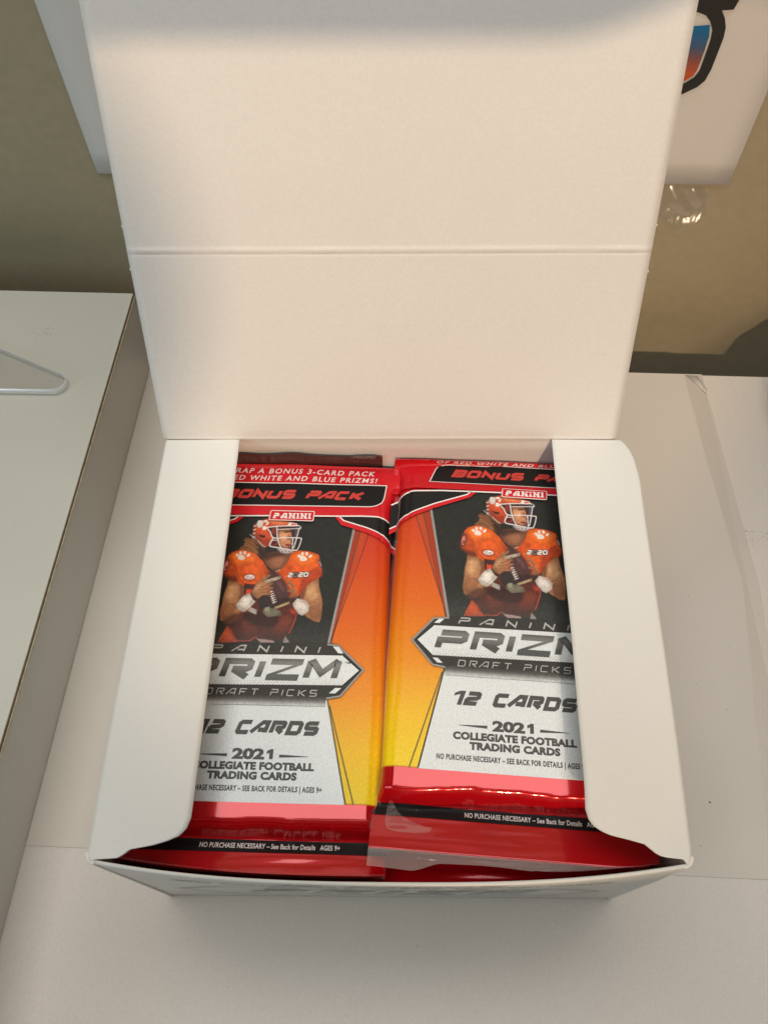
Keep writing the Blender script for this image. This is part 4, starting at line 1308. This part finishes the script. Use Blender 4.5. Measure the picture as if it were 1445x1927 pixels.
    # ---- maker's label
    lb, lbt = Part(), Part()
    q = rounded([(-3.4, 78.9), (11.7, 78.7), (11.9, 82.5), (-3.1, 82.6)], 0.4, 3)
    lb.add(shape, poly(q), RED_FRAME, 24)
    lb.add(shape, outline(q, 0.30), PINKWHITE, 25)
    lbt.add(shape, stroke_text('PANINI', -2.0, 10.6, 79.55, 2.1, 0.56, 0.0, 0.55, serif=0.34), WHITE, 25)
    lbt.build('lettering', lb.build('maker_label', root))
    # ---- badge
    bd, bdt = Part(), Part()
    bd.add(shape, poly([(-31.3, 25.0), (-24.6, 33.0), (-19.8, 33.4), (-18, 34.0), (19.6, 34.8), (22.9, 34.3), (31.4, 26.2), (24.4, 17.4), (20.0, 16.6), (20, 14.6), (-20.4, 14.6), (-20.6, 16.6), (-24.4, 17.2)]), FADE, 12)
    bd.add(shape, ribbon([(-19.8, 33.1), (-24.5, 32.7), (-30.9, 25.0), (-24.3, 17.5), (-20.4, 16.9)], 0.55), BORDERGREY, 13)
    bd.add(shape, ribbon([(19.4, 34.3), (22.8, 33.9), (31.0, 26.2), (24.3, 17.8), (20.2, 17.0)], 0.55), BORDERGREY, 13)
    bd.add(shape, poly([(-29.5, 25.2), (-24.5, 30.3), (24.5, 30.7), (29.9, 26.0), (25.0, 21.2), (-24.6, 20.5)]), SILVER, 13)
    for a in ([(-24.4, 31.1), (-22.9, 32.6), (-21.3, 32.6), (-22.8, 31.1)], [(-24.4, 19.7), (-22.9, 18.2), (-21.3, 18.2), (-22.8, 19.7)],
              [(21.2, 33.6), (23.0, 33.5), (24.6, 31.4), (23.0, 31.4)], [(20.9, 18.6), (22.8, 18.6), (24.6, 20.3), (22.7, 20.3)]):
        bd.add(shape, poly(a), SILVER, 14)
    for (a, b) in (((-29.5, 25.2), (-24.6, 20.5)), ((-24.5, 30.3), (-29.5, 25.2)), ((24.5, 30.7), (29.9, 26.0)), ((29.9, 26.0), (25.0, 21.2))):
        bd.add(shape, ribbon([a, b], 0.3), BLACK, 14)
    # halftone dots
    dv, df = [], []
    for r_ in range(5):
        for k in range(52):
            x = -24.2 + k * 0.96 + (0.48 if r_ % 2 else 0)
            y = 20.95 + r_ * 0.55
            rad = 0.20 - r_ * 0.032
            if x > 25: continue
            b = len(dv)
            for t in range(6): dv.append((x + rad * math.cos(t * math.pi / 3), y + (x * 0.012) + rad * math.sin(t * math.pi / 3)))
            df.append(tuple(range(b, b + 6)))
    bd.add(shape, (dv, df), BORDERGREY, 14, process=False)
    for s_, a, b in (('P', -24.3, -13.1), ('R', -13.5, -2.2), ('I', -2.6, 1.6), ('Z', 1.0, 12.7), ('M', 12.2, 24.6)):
        bdt.add(shape, stroke_text(s_, a, b, 22.05 + (a + 24) * 0.008, 7.0, 2.0, 0.26), LOGOMET, 15)
    bdt.add(shape, stroke_text('PANINI', -17.0, 17.6, 31.2, 2.35, 0.46, 0.30, 1.35), SILVERTEXT, 14)
    bdt.add(shape, stroke_text('DRAFT PICKS', -16.8, 17.5, 17.45, 2.1, 0.28, 0.18, 0.62), SILVERTEXT, 14)
    bdt.add(shape, fit_text('TM', 25.2, 26.9, 28.0, 0.7, 0.01), BLACK, 14)
    bdt.build('lettering', bd.build('logo_badge', root))
    # ---- lower lettering
    lt = Part()
    lt.add(shape, stroke_text('12 CARDS', -18.7, 19.4, 5.75, 4.35, 1.32, 0.34, 0.14), TEXTGREY, 2)
    lt.add(shape, fit_text('202', -6.2, 3.3, -1.2, 2.8, 0.055), TEXTGREY, 2)
    lt.add(shape, poly([(4.7, -1.25), (5.8, -1.25), (5.8, 1.65), (5.0, 1.65), (3.9, 1.05), (3.9, 0.2), (4.7, 0.55)]), TEXTGREY, 2)
    lt.add(shape, poly([(-7.6, -0.75), (-7.6, 0.15), (-15.8, -0.15), (-15.8, -0.3)]), TEXTGREY, 2)
    lt.add(shape, poly([(7.6, -0.75), (16.0, -0.4), (16.0, -0.25), (7.6, 0.15)]), TEXTGREY, 2)
    lt.add(shape, fit_text('COLLEGIATE FOOTBALL', -17.5, 18.0, -4.2, 1.95, 0.062, 0, 1.06), TEXTGREY, 2)
    lt.add(shape, fit_text('TRADING CARDS', -12.7, 13.2, -6.95, 1.95, 0.062, 0, 1.06), TEXTGREY, 2)
    lt.add(shape, fit_text('NO PURCHASE NECESSARY \u2013 SEE BACK FOR DETAILS | AGES 9+', -22.0, 20.6, -10.25, 1.45, 0.042, 0, 1.12), TEXTGREY, 2)
    lt.build('lettering', root)
    return root


STRIPE1 = mat('deep_orange_print', (0.50, 0.062, 0.012), 0.5, 0.0, spec=0.25, coat=0.15, **FK)
STRIPE2 = mat('brown_orange_print', (0.36, 0.040, 0.012), 0.5, 0.0, spec=0.25, coat=0.15, **FK)
mat_banner = mat('bright_red_lettering', (0.60, 0.045, 0.035), 0.4, coat=0.1, **FK)


def to_world(x, y):
    return (x * math.cos(BYAW) - y * math.sin(BYAW), x * math.sin(BYAW) + y * math.cos(BYAW))


GROUP = 'foil card packs stacked in the box'
shL = PackShape(11.0, 0.0, 5.6, at=(-39.4, 29.7), rot=math.radians(-1.1), depth=66)
shR = PackShape(37.0, 1.0, 5.2, corner=1.2, at=(36.2, 36.6), rot=math.radians(-3.9), depth=70)
lx, ly = to_world(-39.4, 29.7)
pL = make_pack('card_pack', shL, (lx, ly, 70.2), BYAW + math.radians(-1.1))
tag(pL, 'red foil card pack on top, left half of the box, partly under the flap', 'card pack', GROUP)
rx, ry = to_world(36.2, 36.6)
pR = make_pack('card_pack', shR, (rx, ry, 74.2), BYAW + math.radians(-3.9))
tag(pR, 'red foil card pack on top, right half of the box, clear seal lifting', 'card pack', GROUP)

# clear film ends of the top packs
film_strip(shR, pR, 'clear_seal', -39.3, 40.0, lambda u: -40.0 + 2.5 * sstep(-28, -19, u) - 0.2 * math.sin(u * .2), lambda u: -34.9 + 0.0 * u, CLEAR, 0.3, 90, 8)
film_strip(shL, pL, 'clear_seal', -39.3, 39.3, lambda u: -42.2 - 0.2 * math.sin(u * .2), lambda u: -40.8 + 0.0 * u, CLEAR, 0.3, 60, 5)


def side_film(shape, root, sgn, w=2.2):
    def fn(a, b):
        v = -30 + b * 108
        u = sgn * (shape.half(v) - 0.5)
        x, y, z = shape(u, v, 0)
        t = a
        return (x + sgn * w * t * (0.7 + 0.4 * noise.noise(Vector((v * .05, 0, shape.seed)))), y, z + 1.2 - 3.6 * t * t + 0.5 * noise.noise(Vector((t * 2, v * .08, shape.seed))))
    V, Fc = grid(8, 90, fn)
    obj('clear_side_fin', V, Fc, CLEAR_THIN, root)


side_film(shR, pR, -1, 1.9)
side_film(shL, pL, 1, 1.2)


def fold_patch(shape, root):
    # loose cellophane crease over the lower left of the right pack
    pts = [(-34.0, -21.8), (-31.0, -25.6), (-25.2, -28.2), (-22.6, -28.6), (-23.5, -30.0), (-29, -30.4), (-34.6, -29.6), (-35.2, -25.0)]
    mesh = cuts(poly(pts, 5), [c * 0.8 for c in range(-48, -20)], [c * 0.8 for c in range(-40, -20)])
    V = []
    for u, v, _ in mesh[0]:
        x, y, z = shape(u, v, 0.35)
        V.append((x, y, z + 0.5 + 0.6 * noise.noise(Vector((u * .25, v * .3, 4))) + 0.06 * (u + 36)))
    obj('cellophane_crease', V, mesh[1], CLEAR_THIN, root)


fold_patch(shR, pR)

# ---- second layer, seen only at the ends of the stack
shB = PackShape(71.0, 0.0, 3.2, at=(-36.8, 30.6), rot=math.radians(0.6), depth=52)
lx, ly = to_world(-36.8, 30.6)
pB = make_pack('card_pack', shB, (lx, ly, 58.4), BYAW + math.radians(0.6), full=False)
tag(pB, 'red foil card pack under the left top pack, only its two ends in view', 'card pack', GROUP)


shC = PackShape(83.0, 0.0, 3.4, at=(37.4, 31.0), rot=math.radians(-0.4), depth=52)
rx, ry = to_world(37.4, 31.0)
pC = make_pack('card_pack', shC, (rx, ry, 61.2), BYAW + math.radians(-0.4), full=False)
tag(pC, 'red foil card pack under the right top pack, only its front end in view', 'card pack', GROUP)
def back_fin(a, b):
    x = -39.3 + a * 74.5
    top = 77.6 - 2.6 * sstep(0.35, 1.0, a) + 1.4 * noise.noise(Vector((a * 6, 0, 2)))
    z = 60.5 + b * (top - 60.5) - 58.4
    return (x, 101.75 - 0.35 * noise.noise(Vector((a * 9, b * 2, 5))) - 0.5 * b, z)


V, Fc = grid(50, 8, back_fin)
obj('back_seal', V, Fc, GREYCARD, pB)
tm = fit_text('PRIZMS!', 25.0, 33.0, 0, 1.5, 0.03, 0.25)
obj('seal_lettering', [(u, 100.95, v + 74.6 - 58.4) for u, v in tm[0]], tm[1], BORDERGREY, pB)

# ------------------------------------------------------------------ faint print on the front of the box
pr_v, pr_f = [], []


def front_print(mesh):
    b = len(pr_v)
    mesh = cuts(mesh, [c * 4.0 for c in range(-19, 20)], [c * 6.0 for c in range(0, 14)])
    for x, z, _ in mesh[0]: pr_v.append((x, front_y(x, z) - 0.95 - 0.06, z))
    for q in mesh[1]: pr_f.append(tuple(i + b for i in q))


front_print(fit_text('2021 COLLEGIATE FOOTBALL TRADING CARDS', -60, 62, 60, 5.5, 0.03))
front_print(ribbon([(-66, 28), (-50, 44), (50, 44), (66, 28), (50, 12), (-50, 12), (-66, 28)], 0.9))
front_print(stroke_text('PRIZM', -46, 47, 16, 24, 5.5, 0.26, 0.3))
front_print(stroke_text('PANINI', -36, 38, 47, 6, 1.3, 0.3, 0.9))
front_print(stroke_text('12 CARDS', -32, 32, 70, 7, 1.6, 0.3, 0.24))
obj('front_print', pr_v, pr_f, GREY_INK, box, smooth=False)

# ------------------------------------------------------------------ things just outside the picture that throw the visible shadows
def lathe(name, prof, m, loc, parent=None, n=32):
    V, Fc = [], []
    for r, z in prof:
        for k in range(n):
            t = 2 * math.pi * k / n
            V.append((loc[0] + r * math.cos(t), loc[1] + r * math.sin(t), loc[2] + z))
    for j in range(len(prof) - 1):
        for k in range(n):
            Fc.append((j * n + k, j * n + (k + 1) % n, (j + 1) * n + (k + 1) % n, (j + 1) * n + k))
    Fc.append(tuple(range(n))[::-1])
    return obj(name, V, Fc, m, parent)


occluder = empty('added_shadow_caster', (0.207, 0.216, -0.0004))  # stand-in shape added out of frame to cast the shadow on the wall
tag(occluder, 'added shadow-casting lidded jar on the desk by the wall, past the right edge', 'occluder')
lathe('body', [(18, 0), (27, 4), (31, 14), (29, 25), (22, 31)], DARK_PLASTIC, (0, 0, 0), occluder)
lathe('lid', [(24, 31), (23, 34), (10, 38), (5, 41), (4.5, 50), (8, 54), (9, 62), (5, 68), (0.3, 70)], DARK_PLASTIC, (0, 0, 0), occluder)

# phone held up behind the lens: its body lies in the plane of the picture
ph = empty('smartphone', (0, 0, 0))
ph.matrix_world = M
tag(ph, 'black smartphone held above the box, taking the picture', 'phone')
bm = bmesh.new()
v, f = box_mesh(-84, 66, 4.5, 76, 6, 14)
b_ = obj('body', v, f, DARK_PLASTIC, ph, smooth=False, bevel=3)

SKIN = mat('skin', (0.52, 0.31, 0.22), 0.5, bump=0.2, bump_scale=500, noise_scale=90, noise_amt=0.06)
CLOTH = mat('dark_cotton', (0.045, 0.05, 0.07), 0.9, noise_scale=1500, noise_amt=0.3, bump=0.4, bump_scale=1500)


def skinned(name, chains, m, parent=None, sub=2):
    """chains: lists of (x, y, z, radius) in mm; a chain may start at an earlier vertex index"""
    V, E, Rr = [], [], []
    for ch in chains:
        prev = None
        for item in ch:
            if isinstance(item, int):
                prev = item
                continue
            V.append(tuple(c * MM for c in item[:3]))
            Rr.append(item[3] * MM)
            if prev is not None: E.append((prev, len(V) - 1))
            prev = len(V) - 1
    me = bpy.data.meshes.new(name)
    me.from_pydata(V, E, [])
    me.materials.append(m)
    o = bpy.data.objects.new(name, me)
    COL.objects.link(o)
    o.parent = parent
    s = o.modifiers.new('skin', 'SKIN')
    s.use_smooth_shade = True
    for i, r in enumerate(Rr):
        me.skin_vertices[0].data[i].radius = (r, r)
        me.skin_vertices[0].data[i].use_root = (i == 0)
    ss = o.modifiers.new('smooth', 'SUBSURF')
    ss.levels = ss.render_levels = sub
    return o


person = empty('person', (0, 0, 0))
tag(person, 'person in a dark top leaning over the desk, holding the phone up', 'person')
body = [
    [(-10, -640, -300, 150), (-8, -630, -60, 150), (-5, -610, 150, 155), (-5, -575, 350, 120), (0, -545, 420, 58), (-22, -515, 455, 60), (-22, -490, 505, 90), (-22, -486, 545, 86), (-22, -490, 585, 60)],
    [3, (150, -560, 385, 68), (240, -500, 400, 52), (340, -330, 490, 42), (215, -160, 430, 32), (130, -50, 374, 23), (104, -30, 352, 22)],
    [3, (-160, -560, 385, 68), (-235, -520, 290, 55), (-262, -380, 200, 42), (-200, -190, 280, 33), (-125, -70, 340, 24), (-105, -32, 345, 22)],
]
skinned('body', body, SKIN, person)
shirt = [[(-10, -640, -310, 158), (-8, -630, -60, 158), (-5, -610, 150, 163), (-5, -575, 355, 124)],
         [3, (150, -560, 385, 76), (240, -500, 400, 60), (330, -345, 482, 50)],
         [3, (-160, -560, 385, 76), (-238, -518, 288, 62), (-262, -384, 204, 50)]]
skinned('shirt', shirt, CLOTH, person)
"""fingers curl round the phone's edges"""
for s_, hx, hz in ((1, 104, 352), (-1, -105, 345)):
    fing = []
    for k in range(4):
        yy, zz = -34 + 17 * k, hz - 8 + 12 * k
        fing.append([(hx, yy, zz, 10), (hx - s_ * 16, yy + 10, zz - 18, 9), (hx - s_ * 34, yy + 6, zz - 24, 8), (hx - s_ * 46, yy - 2, zz - 18 + k, 7)])
    fing.append([(hx, -44, hz - 8, 11), (hx - s_ * 18, -46, hz - 8, 10), (hx - s_ * 36, -42, hz + 2, 8.5)])
    for ch in fing: skinned('finger', [ch], SKIN, person)
